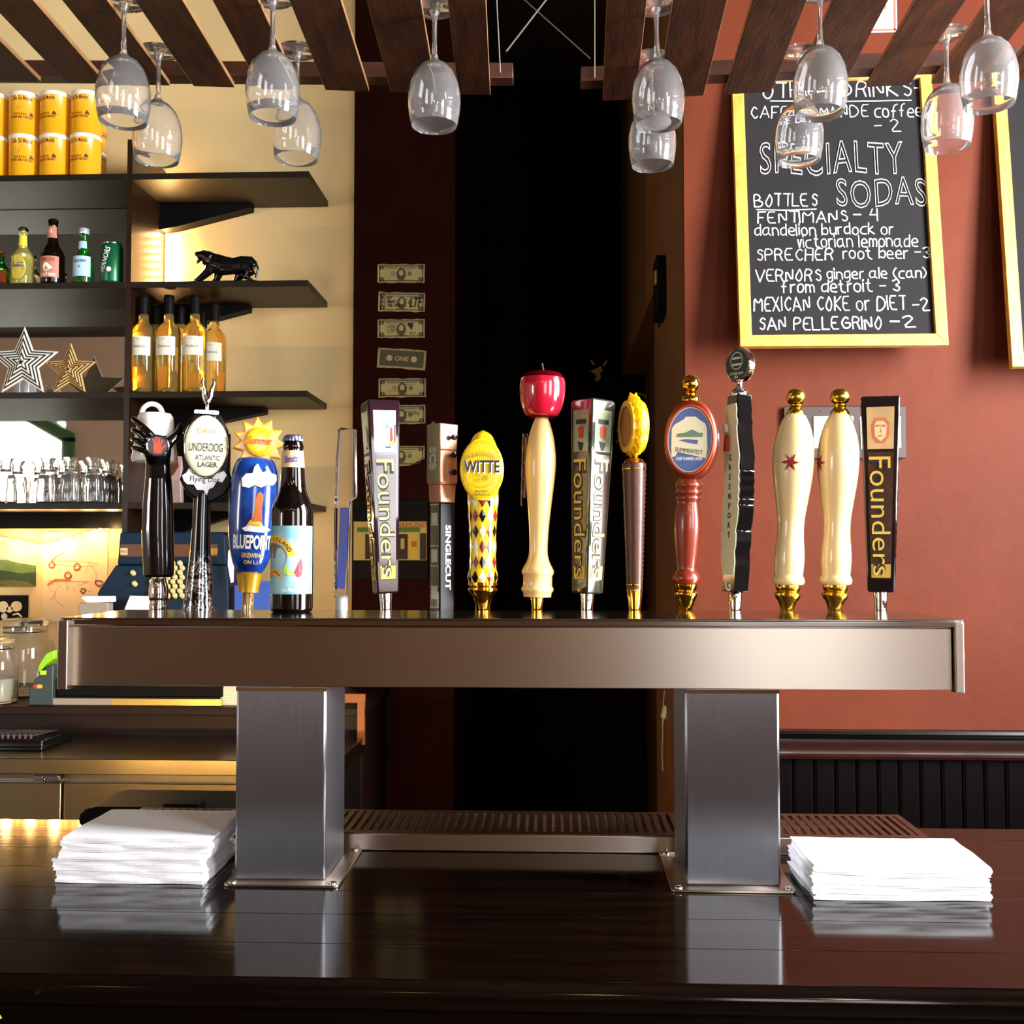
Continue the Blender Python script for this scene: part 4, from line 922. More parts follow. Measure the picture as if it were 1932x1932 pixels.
# paintings under the left shelves
def sheet(nm, label, cat, x0, x1, y0, y1, m, thick=.004):
    t = thing(nm, label, cat, P((x0+x1)/2, y1, YB-.002)); a, b = P(x0, y1, YB-.002), P(x1, y0, YB-.002)
    wpart('sheet', G().box(a[0], b[0], YB-.002-thick, YB-.002, a[2], b[2]), m, t, smooth=0); return t
def tri(pts, Y, mi=0): return G().prism([(P(a, b, Y)[0], P(a, b, Y)[2]) for a, b in pts], Y, Y+.0006, mi)
Yp = YB-.0075
t = sheet('painting', 'small green hillside landscape painting on the wall below the carafe shelf', 'painting', -30, 68, 1040, 1107, mat('painted_sky', 'C8A093', .7, vary=.3, vscale=18))
for pts, c1, dd in (([(-30, 1107), (-30, 1058), (10, 1056), (35, 1062), (68, 1067), (68, 1107)], '4E6B34', 0), ([(-30, 1107), (-30, 1074), (5, 1076), (40, 1082), (68, 1079), (68, 1107)], '243A1C', .0008), ([(-30, 1107), (-30, 1098), (20, 1094), (50, 1097), (68, 1107)], '5A5320', .0016)):
    wpart('brush_layer', tri(pts, Yp-dd), mat('paint_'+c1, c1, .7, vary=.4, vscale=25), t, smooth=0)
t = sheet('photo_print', 'dark photograph with two pale rounded shapes, pinned below the landscape painting', 'photograph', -30, 54, 1123, 1185, BLACKM)
PC = mat('pale_print', 'CDBB92', .7)
for cx, cy, rx_, rz_ in ((6, 1145, 10, 11), (31, 1144, 11, 10), (18, 1150, 7, 6), (8, 1163, 6, 6)):
    c = P(cx, cy, Yp); g = G().prism(ov(rx_*Yp/F, rz_*Yp/F, 16, c[0], c[2]), Yp, Yp+.0006); wpart('pale_shape', g, PC, t, smooth=0)
wpart('pale_curve', G().tube([P(24, 1160, Yp), P(34, 1158, Yp), P(40, 1163, Yp), P(41, 1172, Yp)], .003, 6), PC, t)
t = sheet('drawing', 'large pale sheet with red and grey pencil scribbles pinned beside the landscape painting', 'drawing', 80, 204, 1003, 1172, mat('drawing_paper', 'D9BC9A', .85), .0015)
RP = mat('red_pencil', 'C85A48', .8); GP = mat('grey_pencil', '7A6A5E', .8)
def scr(pts, w, m, nm='pencil_stroke'):
    wpart(nm, G().ribbon([(P(a, b, Yp+.003)[0], P(a, b, Yp+.003)[2]) for a, b in pts], w, Yp+.003), m, t, smooth=0, recalc=False)
rr = random.Random(4)
def loop(cx, cy, r, n=26): return [(cx+r*rr.uniform(.5, 1.1)*math.cos(i*1.1), cy+r*rr.uniform(.5, 1.1)*math.sin(i*1.1)) for i in range(n)]
for cx, cy, r in ((98, 1066, 7), (128, 1086, 8), (145, 1070, 8), (187, 1100, 8), (157, 1115, 6)): scr(loop(cx, cy, r), .0016, RP)
scr([(97, 1060), (104, 1052), (122, 1042)], .004, RP); scr([(90, 1103), (105, 1094), (133, 1095)], .006, RP); scr([(100, 1058), (150, 1059), (185, 1064)], .0014, RP); scr([(92, 1096), (168, 1097)], .0014, RP)
for pts in ([(86, 1066), (112, 1065), (150, 1069), (182, 1068)], [(174, 1053), (166, 1065), (161, 1083)], [(170, 1065), (182, 1082), (180, 1100)], [(92, 1105), (95, 1112), (102, 1116)], [(114, 1105), (104, 1117), (103, 1131), (122, 1146)], [(100, 1105), (100, 1098)], [(108, 1104), (108, 1097)], [(95, 1132), (106, 1118)], [(124, 1098), (127, 1113), (129, 1104)], [(148, 1106), (165, 1098)], [(138, 1108), (141, 1116)], [(97, 1044), (98, 1060)], [(150, 1110), (172, 1117)]): scr(pts, .0013, GP)
t = sheet('wall_paper_sheet', 'narrow blank buff sheet between the scribbled drawing and the blue register', 'paper', 205, 262, 1052, 1180, mat('buff_paper', 'CFAE7C', .85), .0012)
# black bin behind the bar
t = thing('speed_rail_bin', 'black rounded bin hanging behind the bar beyond the left napkin stack', 'bin', (-.6, 1.7, BARZ))
x0, x1 = X(166, 1.65), X(470, 1.65); zt_ = Z(1517, 1.65, 300)
wpart('bin_body', G().prism([(x0, BARZ-.10), (x1, BARZ-.10), (x1, zt_), (x0+.03, zt_), (x0+.012, zt_-.004), (x0+.003, zt_-.012), (x0, zt_-.03)], 1.627, 1.75), BLACKM, t, bev=.003)
wpart('lip', G().box(X(318, 1.64), X(386, 1.64), 1.630, 1.66, zt_-.002, zt_+.005), BLACKM, t, bev=.001)
# ------------------------------------------------------------------ tap handles
HY = 1.52; K = HY/F; HZ = Z(1150, HY, 966)
TG = 'tap handles along the steel tower'
STEELF = mat('faucet_steel', 'C9C9CC', .12, 1)
def tap(cx, label, lean=0, cat='tap handle', face=False):
    t = thing('tap_handle', label, cat, (X(cx, HY), HY, HZ), group=TG); t.rotation_euler = (0, lean, math.atan2(-X(cx, HY), HY) if face else 0)
    g = G().lathe([(.006, -.022), (.008, -.024), (.0125, -.030), (.0125, -.038), (.010, -.042), (.010, -.058), (.007, -.066), (.0065, -.070)][::-1], 16)
    g.tube([(0, -.0155, -.046), (0, .0, -.046)], [.0115, .009], 14).tube([(0, 0, -.050), (0, .020, -.056), (0, .026, -.074)], .0065, 10).tube([(0, 0, -.03), (0, 0, .006)], .0055, 10)
    link('faucet', g, STEELF, t)
    return t
def zy(y): return (1150-y)*K
def lp(pts): return [(max(r*K, 1e-5), zy(y)) for r, y in sorted(pts, key=lambda p: -p[1])]
def lat(name, pts, m, t, dx=0, dy=0, n=36, parent=None, sx=1, sy=1, smooth=50):
    return link(name, G().lathe(lp(pts), n, cx=dx*K, cy=dy*K, sx=sx, sy=sy), m, parent or t, smooth=smooth)
def sm(pts, n=4):
    "Catmull-Rom through profile points"
    r = []
    for i in range(len(pts)-1):
        p0 = pts[max(0, i-1)]; p1 = pts[i]; p2 = pts[i+1]; p3 = pts[min(len(pts)-1, i+2)]
        for j in range(n):
            t = j/n; r.append(tuple(.5*((2*b)+(-a+c)*t+(2*a-5*b+4*c-d)*t*t+(-a+3*b-3*c+d)*t**3) for a, b, c, d in zip(p0, p1, p2, p3)))
    return r+[pts[-1]]
def ovz(rx, ry, cy, cx=0, n=36): return ov(rx*K, ry*K, n, cx*K, zy(cy))
def disc(pts, y, mi=0): return G().add([(x, y, z) for x, z in pts], [tuple(range(len(pts)))], mi)
def dome(name, rx, ry, cx, cy, y, depth, m, t, n=36):
    "slightly domed oval plate facing -y"
    g = G(); c = ovz(rx, ry, cy, cx, n); cc = (cx*K, zy(cy)); rings = []
    for s_, d in ((1, 0), (1, .45), (.93, .8), (.7, .95), (.35, 1)): rings.append([(cc[0]+(x-cc[0])*s_, y-depth*K*d, cc[1]+(z-cc[1])*s_) for x, z in c])
    vs = [v for r in rings for v in r]; fs = []
    for j in range(4):
        for i in range(n): k_ = (i+1) % n; fs.append((j*n+i, j*n+k_, (j+1)*n+k_, (j+1)*n+i))
    fs.append(tuple(range(4*n, 5*n))); fs.append(tuple(reversed(range(n))))
    return link(name, g.add(vs, fs), m, t, smooth=60)
def lt(name, s_, cx, cy, w, h, y, m, t, bold=.0, shear=0, parent=None, rot=0, outline=0):
    g = letters(s_, w=w*K, h=h*K, bold=bold, shear=shear, outline=outline)
    if rot: g.tf(Matrix.Rotation(rot, 4, 'Y'))
    return link(name, g.move(cx*K, y, zy(cy)), m, parent or t, smooth=0, recalc=False)
IVORY = mat('ivory_lacquer', 'DDC08A', .22, coat=.5); GOLDT = mat('gold_print', 'D9B040', .4); REDI = mat('red_emblem', 'C23A20', .5)
# 1 black hand holding a white mug
t = tap(300, 'glossy black tap handle sculpted as a hand gripping a white mug', face=True)
lat('ferrule', [(13, 1092), (14, 1096), (18, 1110), (18, 1128), (17, 1133), (15.5, 1134), (15.5, 1141), (17, 1142), (17, 1158), (10, 1178)], CHROME, t)
cup = lat('mug', [(1, 868), (41, 868), (43, 863), (38, 830), (34, 790), (33, 781), (29, 775), (1, 775)], mat('white_ceramic', 'EFE6DC', .25, coat=.4), t, dx=-10, dy=14)
link('mug_ring', G().tube([((-16+19*math.cos(a))*K, 14*K, zy(776)+20*K*math.sin(a)) for a in [i*math.pi/12 for i in range(-1, 14)]], 5*K, 10), mat('white_ceramic'), cup)
g = G().tube([((c-300)*K, dy*K, zy(y)) for c, y, dy in ((300, 1090, 0), (300, 1086, 0), (299, 1050, 0), (297, 1000, 0), (297, 950, -2), (297, 900, -6), (296, 872, -12), (295, 855, -20), (294, 838, -24), (293, 822, -25))], [v*K for v in (24, 28, 29, 29.5, 28, 24, 22, 25, 26, 17)], 24, flat=.85)
def fing(pts, r0, r1): 
    n_ = len(pts); g.tube([((x-300)*K, d*K, zy(y)) for x, y, d in pts], [(r0+(r1-r0)*i/(n_-1))*K for i in range(n_)], 10); x, y, d = pts[-1]; g.sphere(((x-300)*K, d*K, zy(y)), r1*K, 10)
fing([(292, 832, -30), (280, 819, -34), (268, 806, -30), (256, 795, -22), (251, 789, -12)], 8.5, 4.8)
fing([(284, 838, -30), (273, 829, -33), (261, 818, -27), (253, 812, -18), (250, 809, -8)], 7, 4.3)
fing([(282, 845, -30), (272, 840, -33), (260, 833, -28), (252, 829, -18), (249, 828, -6)], 6.6, 4)
fing([(282, 852, -28), (272, 852, -31), (261, 848, -27), (253, 845, -18), (250, 844, -8)], 6, 3.6)
fing([(305, 845, -24), (316, 832, -27), (326, 822, -24), (333, 812, -16), (336, 800, -8)], 13, 6)
hd = link('hand', g, BLACKG, t, smooth=60); rm = hd.modifiers.new('join', 'REMESH'); rm.mode = 'VOXEL'; rm.voxel_size = .0009; rm.use_smooth_shade = True; hd.modifiers.new('s', 'SMOOTH').iterations = 2
e = link('badge', G().lathe([(21*K, 0), (21*K, 3*K), (18*K, 4.4*K), (18*K, 3.2*K), (0, 3.2*K)], 28).tf(Matrix.Rotation(math.pi/2, 4, 'X')).move(-5*K, -48*K, zy(843)), [mat('black_badge', '120A0A', .3)], t)
link('badge_rim', G().tube([(19.5*K*math.cos(a)-5*K, -52.5*K, zy(843)+19.5*K*math.sin(a)) for a in [i*math.pi/16 for i in range(32)]], 1.1*K, 6, closed=True), CHROME, e)
hg = G().add([((x-5)*K, -52.5*K, zy(843)+z*K) for x, z in ((-6, -14), (6, -14), (8, -4), (6, 3), (-6, 3), (-8, -4))], [tuple(range(6))])
for x0, z0, x1, z1 in ((-5, 2, -8, 12), (-1.5, 3, -2.5, 15), (2, 3, 3, 14), (5.5, 2, 8.5, 10), (7, -7, 14, 1)): hg.ribbon([((x0-5)*K, zy(843)+z0*K), ((x1-5)*K, zy(843)+z1*K)], 3.2*K, -52.6*K)
link('hand_emblem', hg, REDI, e, smooth=0, recalc=False)
# 2 oval sign on etched black column
def etched():
    m = mat('etched_black', '060607', .12, coat=.4); nt = m.node_tree; b = nt.nodes['Principled BSDF']
    tc = nt.nodes.new('ShaderNodeTexCoord'); n = nt.nodes.new('ShaderNodeTexNoise'); n.inputs['Scale'].default_value = 55; n.inputs['Detail'].default_value = 1.5; n.inputs['Distortion'].default_value = 1.2
    nt.links.new(tc.outputs['Object'], n.inputs['Vector']); r = nt.nodes.new('ShaderNodeValToRGB'); e = r.color_ramp.elements
    e[0].position = .46; e[0].color = (0, 0, 0, 1); e[1].position = .48; e[1].color = (1, 1, 1, 1)
    for p, v in ((.505, 1), (.525, 0), (.58, 0), (.595, 1), (.61, 1), (.625, 0)): q_ = e.new(p); q_.color = (v, v, v, 1)
    nt.links.new(n.outputs[0], r.inputs[0])
    sx = nt.nodes.new('ShaderNodeSeparateXYZ'); nt.links.new(tc.outputs['Object'], sx.inputs[0]); mr = nt.nodes.new('ShaderNodeMapRange'); mr.inputs[1].default_value = .055; mr.inputs[2].default_value = .085; mr.inputs[3].default_value = 1; mr.inputs[4].default_value = 0
    nt.links.new(sx.outputs[2], mr.inputs[0]); mu = nt.nodes.new('ShaderNodeMath'); mu.operation = 'MULTIPLY'; nt.links.new(r.outputs[0], mu.inputs[0]); nt.links.new(mr.outputs[0], mu.inputs[1])
    mx = nt.nodes.new('ShaderNodeMix'); mx.data_type = 'RGBA'; mx.inputs[6].default_value = (.002, .002, .0025, 1); mx.inputs[7].default_value = (.75, .75, .76, 1)
    nt.links.new(mu.outputs[0], mx.inputs[0]); nt.links.new(mx.outputs[2], b.inputs['Base Color']); nt.links.new(mu.outputs[0], b.inputs['Metallic']); return m
ETCH = etched()
t = tap(380, 'black tap handle with cream oval sign, silver etched column and chrome antlers', .02, face=True)
lat('column', sm([(29, 1160), (29, 1149), (26, 1120), (22, 1080), (19, 1040), (17, 990), (16, 945), (15, 930)]), ETCH, t, dx=-4)
link('sign_back', G().prism([((x)*K, zy(y)) for x, y in ((-26, 778), (26, 778), (40, 808), (46, 850), (43, 885), (52, 905), (40, 930), (14, 947), (-10, 947), (-34, 928), (-46, 905), (-40, 885), (-45, 850), (-40, 808))], -12*K, 22*K), mat('satin_black', '060606', .5, spec=.2), t, bev=.003)
link('top_cap', G().prism(rrect(-24*K, 22*K, zy(779), zy(770), .002), -12*K, 16*K), CHROME, t, bev=.001)
dome('oval_rim', 42, 61, 0, 840, -12*K, 7, CHROME, t); OVC = mat('cream_oval', 'EDEBC8', .4, coat=.5, vary=.12, vscale=14)
o = dome('oval_face', 39, 58, 0, 840, -17*K, 6, OVC, t)
NG = mat('dark_olive_ink', '3A3A22', .6)
lt('lettering', 'UNDERDOG', 0, 843, 62, 16, -24*K, NG, t, bold=.01, parent=o); lt('lettering', 'ATLANTIC', 4, 863, 46, 10, -24*K, NG, t, bold=.01, parent=o); lt('lettering', 'LAGER', 4, 876, 36, 10, -23.5*K, NG, t, bold=.02, parent=o); lt('lettering', 'ORIG', 0, 812, 34, 9, -24*K, mat('tan_ink', 'A8823A', .6), t, parent=o)
spl = [(-42, 898), (-34, 892), (-30, 884), (-22, 894), (-10, 900), (0, 903), (12, 902), (22, 892), (34, 886), (40, 894), (32, 908), (22, 906), (16, 918), (8, 922), (4, 934), (-2, 924), (-14, 924), (-20, 914), (-32, 914), (-38, 908)]
o = link('paint_splash', G().prism([(x*K, zy(y)) for x, y in spl], -15*K, -12*K), mat('white_paint', 'F4F4F6', .4), t)
lt('lettering', 'Flying Dog', 0, 905, 54, 14, -15.5*K, INK, t, parent=o)
g = G(); 
g.tube([(0, 0, zy(772)), (0, 0, zy(758)), (-1*K, 0, zy(752))], [4*K, 3.6*K, 6*K], 10)
for s_ in (-1, 1): g.tube([(0, 0, zy(754)), (s_*6*K, 0, zy(742)), (s_*7*K, 0, zy(730)), (s_*(11)*K, 0, zy(718)), (s_*9*K, 0, zy(708))], [6*K, 5*K, 4.6*K, 3.6*K, 2*K], 10)
link('antlers', g, CHROME, t, smooth=70)
# 3 sun over blue body
t = tap(468, 'deep blue tap handle topped with a yellow spiked sun', .045, face=True)
BRC = mat('clear_resin', 'E8C890', .03, trans=.85, ior=1.4)
lat('ferrule', [(11, 1160), (11, 1118), (13, 1112)], BRC, t); lat('base', [(19, 1118), (19, 1112), (24, 1084), (20, 1080)], mat('gold_paint', 'B98A1E', .35, .4), t)
BLUE = mat('deep_blue_lacquer', '1B4FA8', .15, coat=.6, vary=.45, vscale=22, col2='0B2466')
RB_ = 44
bprof = sm([(20, 1084), (33, 1062), (42, 1020), (45, 975), (45, 930), (43, 895), (36, 870), (26, 862), (1, 860)])
bd = lat('body', bprof, BLUE, t, sy=.8)
def rad(y):
    pr = sorted([(b, a) for a, b in bprof]); 
    for (y0_, r0_), (y1_, r1_) in zip(pr, pr[1:]):
        if y0_ <= y <= y1_: return r0_+(r1_-r0_)*(y-y0_)/max(1e-6, y1_-y0_)
    return pr[-1][1]
def wrapb(g, off=1.0):
    g.v = [((rad(1150-z)+off)*K*math.sin(x/(rad(1150-z)+4)), -(rad(1150-z)+off)*K*.8*math.cos(x/(rad(1150-z)+4))+y*K, z*K) for x, y, z in g.v]; return g
def pl2(pts): 
    # fan subdivision so it follows the curve
    cx = sum(p[0] for p in pts)/len(pts); cy = sum(p[1] for p in pts)/len(pts); g = G(); n_ = len(pts); vs = []
    for s_ in (1, .66, .33): vs += [(cx+(x-cx)*s_, 0, 1150-(cy+(y-cy)*s_)) for x, y in pts]
    vs.append((cx, 0, 1150-cy)); fs = []
    for j in range(2):
        for i in range(n_): k_ = (i+1) % n_; fs.append((j*n_+i, j*n_+k_, (j+1)*n_+k_, (j+1)*n_+i))
    for i in range(n_): fs.append((2*n_+i, 2*n_+(i+1) % n_, 3*n_))
    return g.add(vs, fs)
o = link('cloud', wrapb(pl2([(-22, 920), (-24, 905), (-16, 896), (-4, 894), (-2, 882), (4, 876), (8, 884), (8, 892), (18, 890), (24, 884), (30, 892), (42, 894), (44, 904), (36, 914), (22, 914), (12, 920), (0, 916), (-10, 922)]), 4), mat('white_paint'), t, smooth=0, recalc=False)
s_ = o.modifiers.new('s', 'SOLIDIFY'); s_.thickness = .003
link('foam', wrapb(pl2([(-20, 998), (-8, 992), (8, 994), (24, 992), (40, 998), (30, 1004), (6, 1004), (-14, 1003)]), 2.2), mat('white_paint'), t, smooth=0, recalc=False)
link('sand', wrapb(pl2([(-12, 994), (-6, 984), (2, 976), (14, 978), (22, 994)]), 2.8), GOLDT, t, smooth=0, recalc=False)
link('lighthouse', wrapb(pl2([(0, 984), (4, 956), (4, 942), (6, 932), (12, 928), (18, 934), (18, 944), (16, 958), (18, 984)]), 4), mat('orange_paint', 'C2561E', .4), t, smooth=0, recalc=False)
def lb(s_, cx, cy, w, h, m, bold=.02):
    g = letters(s_, w=w, h=h, bold=bold); g.v = [(x+cx, 0, z+1150-cy) for x, y, z in g.v]; return link('lettering', wrapb(g, 1.6), m, bd, smooth=0, recalc=False)
lb('BLUEPOINT', 2, 1023, 84, 27, WHITEI, .035); lb('BREWING', 4, 1048, 44, 9, GOLDT); lb('ON L.I.', 2, 1061, 30, 7, GOLDT)
SUNY = mat('sun_yellow', 'F7B716', .25, coat=.4); SUNO = mat('sun_orange', 'F2A01E', .3, coat=.4)
sp_ = []
for i in range(22):
    a = math.pi/2+.12+i*math.pi/11; r_ = 51 if i % 2 == 0 else 35
    sp_.append((r_*math.cos(a)*K+4*K, zy(832)+r_*math.sin(a)*K))
o = link('sun', G().prism(sp_, -13*K, 13*K), SUNO, t, bev=.0025); dome('sun_face', 28, 28, 4, 832, -13*K, 9, SUNY, t)
lt('lettering', 'Summer', 6, 830, 46, 15, -23.5*K, mat('red_script', 'B4431E', .5), t, bold=.02, shear=.3, parent=o)
# 4 beer bottle standing on the tower
BY = 1.452; bk2 = BY/F
t = thing('beer_bottle', 'dark brown beer bottle with pale turquoise label standing on the tower', 'bottle', (X(551, BY), BY, TZ))
def bz(y): return (1154-y)*bk2
prof = [(34, 1154), (38, 1152), (39.5, 1146), (39.5, 972), (39, 962), (37, 952), (33, 942), (28, 930), (24.5, 915), (23, 900), (22, 882), (19.5, 850), (18, 846), (20, 842), (20, 838), (18, 832), (17.5, 826), (15, 824)]
link('glass', G().lathe([(r*bk2, bz(y)) for r, y in prof], 44), mat('dark_beer_glass', '0A0403', .04, coat=.3), t, smooth=60)
cg = G(); n_ = 42; vs = []
for z_, r0_, amp in ((bz(829), 19.3, .9), (bz(825), 18.8, .7), (bz(820), 17.6, 0), (bz(817.5), 15, 0)):
    for i in range(n_): r_ = (r0_+amp*(1 if i % 2 else -1))*bk2; vs.append((r_*math.cos(2*math.pi*i/n_), r_*math.sin(2*math.pi*i/n_), z_))
fs = [(j*n_+i, j*n_+(i+1) % n_, (j+1)*n_+(i+1) % n_, (j+1)*n_+i) for j in range(3) for i in range(n_)]+[tuple(range(3*n_, 4*n_))]
link('crown_cap', cg.add(vs, fs), mat('blue_silver_cap', '8C93B8', .25, .9), t, smooth=30)
TRQ = mat('turquoise_label', '3E93A8', .45, vary=.35, vscale=16, col2='9CC4CC'); R_ = 39.5*bk2
lb_ = link('label', wrap(patch(-R_*2.4, R_*1.45, bz(1119), bz(991), 40), R_, .0004), TRQ, t, smooth=80, recalc=False)
def arc(r0_, r1_, a0_, a1_, cx, cy, n=16, mi=0):
    g = G(); vs = []
    for i in range(n+1):
        a = math.radians(a0_+(a1_-a0_)*i/n); vs += [(cx+r0_*math.cos(a), 0, cy+r0_*math.sin(a)), (cx+r1_*math.cos(a), 0, cy+r1_*math.sin(a))]
    return g.add(vs, [(2*i, 2*i+2, 2*i+3, 2*i+1) for i in range(n)], mi)
u = bk2
def LW(g, off, m, nm='printing'): return link(nm, wrap(g, R_, off), m, lb_, smooth=0, recalc=False)
ccx, ccz = -28*u, bz(1052)
LW(arc(1*u, 28*u, -30, 180, ccx, ccz, 20), .0007, mat('label_scene', '6B5A48', .6, vary=.5, vscale=80, col2='7A8A8C'))
LW(G().add([(x, 0, z) for x, z in [(ccx-14*u, ccz), (ccx-10*u, ccz+24*u), (ccx+2*u, ccz+24*u), (ccx+4*u, ccz)]], [(0, 1, 2, 3)]), .0009, mat('label_rust', 'A8492C', .6, vary=.3, vscale=60))
yb_ = LW(arc(30*u, 43*u, 5, 185, ccx, ccz, 24), .0010, mat('label_yellow', 'E9B426', .5))
def arctext(s_, r_, a0_, da, h, mi=0):
    g = G()
    for i, ch in enumerate(s_):
        if ch == ' ': continue
        a = math.radians(a0_-da*i); q_ = letters(ch, h=h, bold=.02); q_.tf(Matrix.Rotation(math.pi/2-a, 4, 'Y')).move(ccx+r_*math.cos(a), 0, ccz+r_*math.sin(a)); g.join(q_)
    return g
LW(arctext('CONEY ISLAND', 36.5*u, 168, 13, 7.5*u), .0014, INK, 'lettering')
LW(arc(10*u, 21*u, 15, 165, ccx, bz(1092), 16), .0011, mat('label_yellow'))
ccz0 = ccz; ccz = bz(1092)
LW(arctext('PILSNER', 15.5*u, 150, 20, 6*u), .0015, mat('red_print'), 'lettering'); ccz = ccz0
LW(G().add([(x, 0, z) for x, z in [(14*u, bz(1078)), (22*u, bz(1060)), (27*u, bz(1052)), (30*u, bz(1070)), (28*u, bz(1084)), (22*u, bz(1088)), (16*u, bz(1084))]], [tuple(range(7))]), .0010, mat('label_red', 'B01F3A', .5))
LW(G().add([(x, 0, z) for x, z in [(-6*u, bz(1078)), (-2*u, bz(1060)), (4*u, bz(1074)), (12*u, bz(1078)), (26*u, bz(1074)), (14*u, bz(1085)), (2*u, bz(1084))]], [tuple(range(7))]), .0013, mat('label_green', 'A9C94A', .5))
LW(letters('Rye Pilsner', w=34*u, h=8*u, shear=.3, bold=.01).move(6*u, 0, bz(1112)), .0010, WHITEI, 'lettering')
nk = patch(-.040, .030, bz(880), bz(848), 24); r_a, r_b = 22*u, 19.3*u
nk.v = [((r_a+(r_b-r_a)*(z-bz(880))/(bz(848)-bz(880))+.0004)*math.sin(x/r_a), -(r_a+(r_b-r_a)*(z-bz(880))/(bz(848)-bz(880))+.0004)*math.cos(x/r_a), z) for x, y, z in nk.v]
nl = link('neck_label', nk, mat('buff_label', 'D6B48A', .5), t, smooth=80, recalc=False)
link('lettering', wrap(letters('Shmaltz', w=26*u, h=14*u, shear=.3, bold=.02).tf(Matrix.Rotation(-.1, 4, 'Y')).move(2*u, 0, bz(864)), 21*u, .0009), mat('violet_ink', '3E2F86', .5), nl, smooth=0, recalc=False)
# 5 clear acrylic with blue insert
t = tap(645, 'clear acrylic tap handle with a narrow blue insert, in front of the dark wall edge', .015)
ACR = mat('acrylic', 'F2F4F6', .02, trans=1, ior=1.45)
lat('ferrule', [(12, 1160), (12, 1130), (11, 1124)], mat('frosted_acrylic', 'DDE6E2', .2, trans=.5), t)
link('acrylic_block', G().prism([(x*K, zy(y)) for x, y in ((-14, 1128), (12, 1128), (12, 1000), (13, 945), (24, 938), (22, 870), (20, 808), (-12, 806), (-15, 870), (-16, 960), (-15, 1040))], -13*K, 13*K).rz(.35), ACR, t, bev=.002)
link('blue_insert', G().prism([(x*K, zy(y)) for x, y in ((-10, 1110), (4, 1112), (8, 1040), (9, 958), (-7, 958), (-9, 1040))], -4*K, 3*K).rz(.35), mat('blue_insert', '1B48B8', .3), t, bev=.0008)
# tapered acrylic handles
def lucite(cx, label, lean, st, sb, th, yt_, yb2, body, panels, frame, txt, tm, fer=CHROME):
    "panels: {face: (picture material, lower material)}"
    t = tap(cx, label, lean); t.rotation_euler = (0, lean, 0)
    zt2, zb2 = zy(yt_), zy(yb2)
    c_, s_ = math.cos(th), math.sin(th)
    def rot(x, y): return x*c_-y*s_, x*s_+y*c_
    def ring(a, z): return [(*rot(x*a, y*a), z) for x, y in ((-.5, -.5), (.5, -.5), (.5, .5), (-.5, .5))]
    vs = ring(sb*K*.9, zb2-4*K)+ring(sb*K, zb2)+ring(st*K, zt2-5*K)+ring(st*K*.92, zt2)
    fs = [(3, 2, 1, 0), (12, 13, 14, 15)]+[(j*4+i, j*4+(i+1) % 4, j*4+4+(i+1) % 4, j*4+4+i) for j in range(3) for i in range(4)]
    bdy = link('body', G().add(vs, fs), body, t, bev=.0018)
    lat('ferrule', [(11, 1162), (11, 1140), (13, yb2+2), (12, yb2-2)], fer, t)
    def fp(face, u_, v_, off):
        a = (sb+(st-sb)*v_)*K; z = zb2+(zt2-5*K-zb2)*v_; o_ = -a/2-off
        x, y = {'f': (u_*a, o_), 'l': (o_, -u_*a), 'r': (-o_, u_*a)}[face]
        return (*rot(x, y), z)
    H_ = zt2-zb2
    for face, (pm, lm) in panels.items():
        def quad(u0, u1, v0, v1, off): return G().add([fp(face, u0, v0, off), fp(face, u1, v0, off), fp(face, u1, v1, off), fp(face, u0, v1, off)], [(0, 1, 2, 3)])
        lo = link('lower_panel', quad(-.36, .36, .06, .72, .0003), lm, t, smooth=0, recalc=False)
        gold = link('base_panel', quad(-.34, .34, .065, .135, .0006), mat('gold_field', 'B9963C', .4), t, smooth=0, recalc=False)
        pi_ = link('picture_panel', quad(-.36, .36, .735, .955, .0004), pm, t, smooth=0, recalc=False)
        for oo, bits in ((.0010, frame),):
            for si_, (bm_, pts) in enumerate(bits):
                g = G().add([fp(face, x, y, oo-.0004+.00025*si_) for x, y in pts], [tuple(range(len(pts)))]) if len(pts) > 2 else G()
                link('picture_shape', g, bm_, pi_, smooth=0, recalc=False)
        for k_, (mm, bo, of) in enumerate(((INK, .045, .0009), (tm, -.004, .0013))):
            g = letters(txt, w=.62, h=.64, bold=bo)
            g.v = [fp(face, z*.95+(x/.60)*.06, .385-x, of) for x, y, z in g.v]
            link('lettering', g, mm, lo, smooth=0, recalc=False)
    return t
FRB = mat('clear_purple_resin', '24121A', .08, coat=.7); FRG = mat('clear_green_resin', '2C3028', .08, coat=.7); FRK = mat('clear_dark_resin', '181012', .08, coat=.7)
LOWB = mat('brown_panel', '4A3228', .15, vary=.4, vscale=40, coat=.5); CRP = mat('cream_panel', 'E9E2CF', .2, coat=.5, vary=.1, vscale=20); GRP = mat('green_picture', '8FA27C', .2, coat=.5, vary=.4, vscale=40); ORP = mat('buff_picture', 'D6AE7A', .2, coat=.5, vary=.2, vscale=30)
TEAL = mat('teal_print', '4FA8A0', .5); ORS = mat('orange_sketch', 'C8713A', .5)
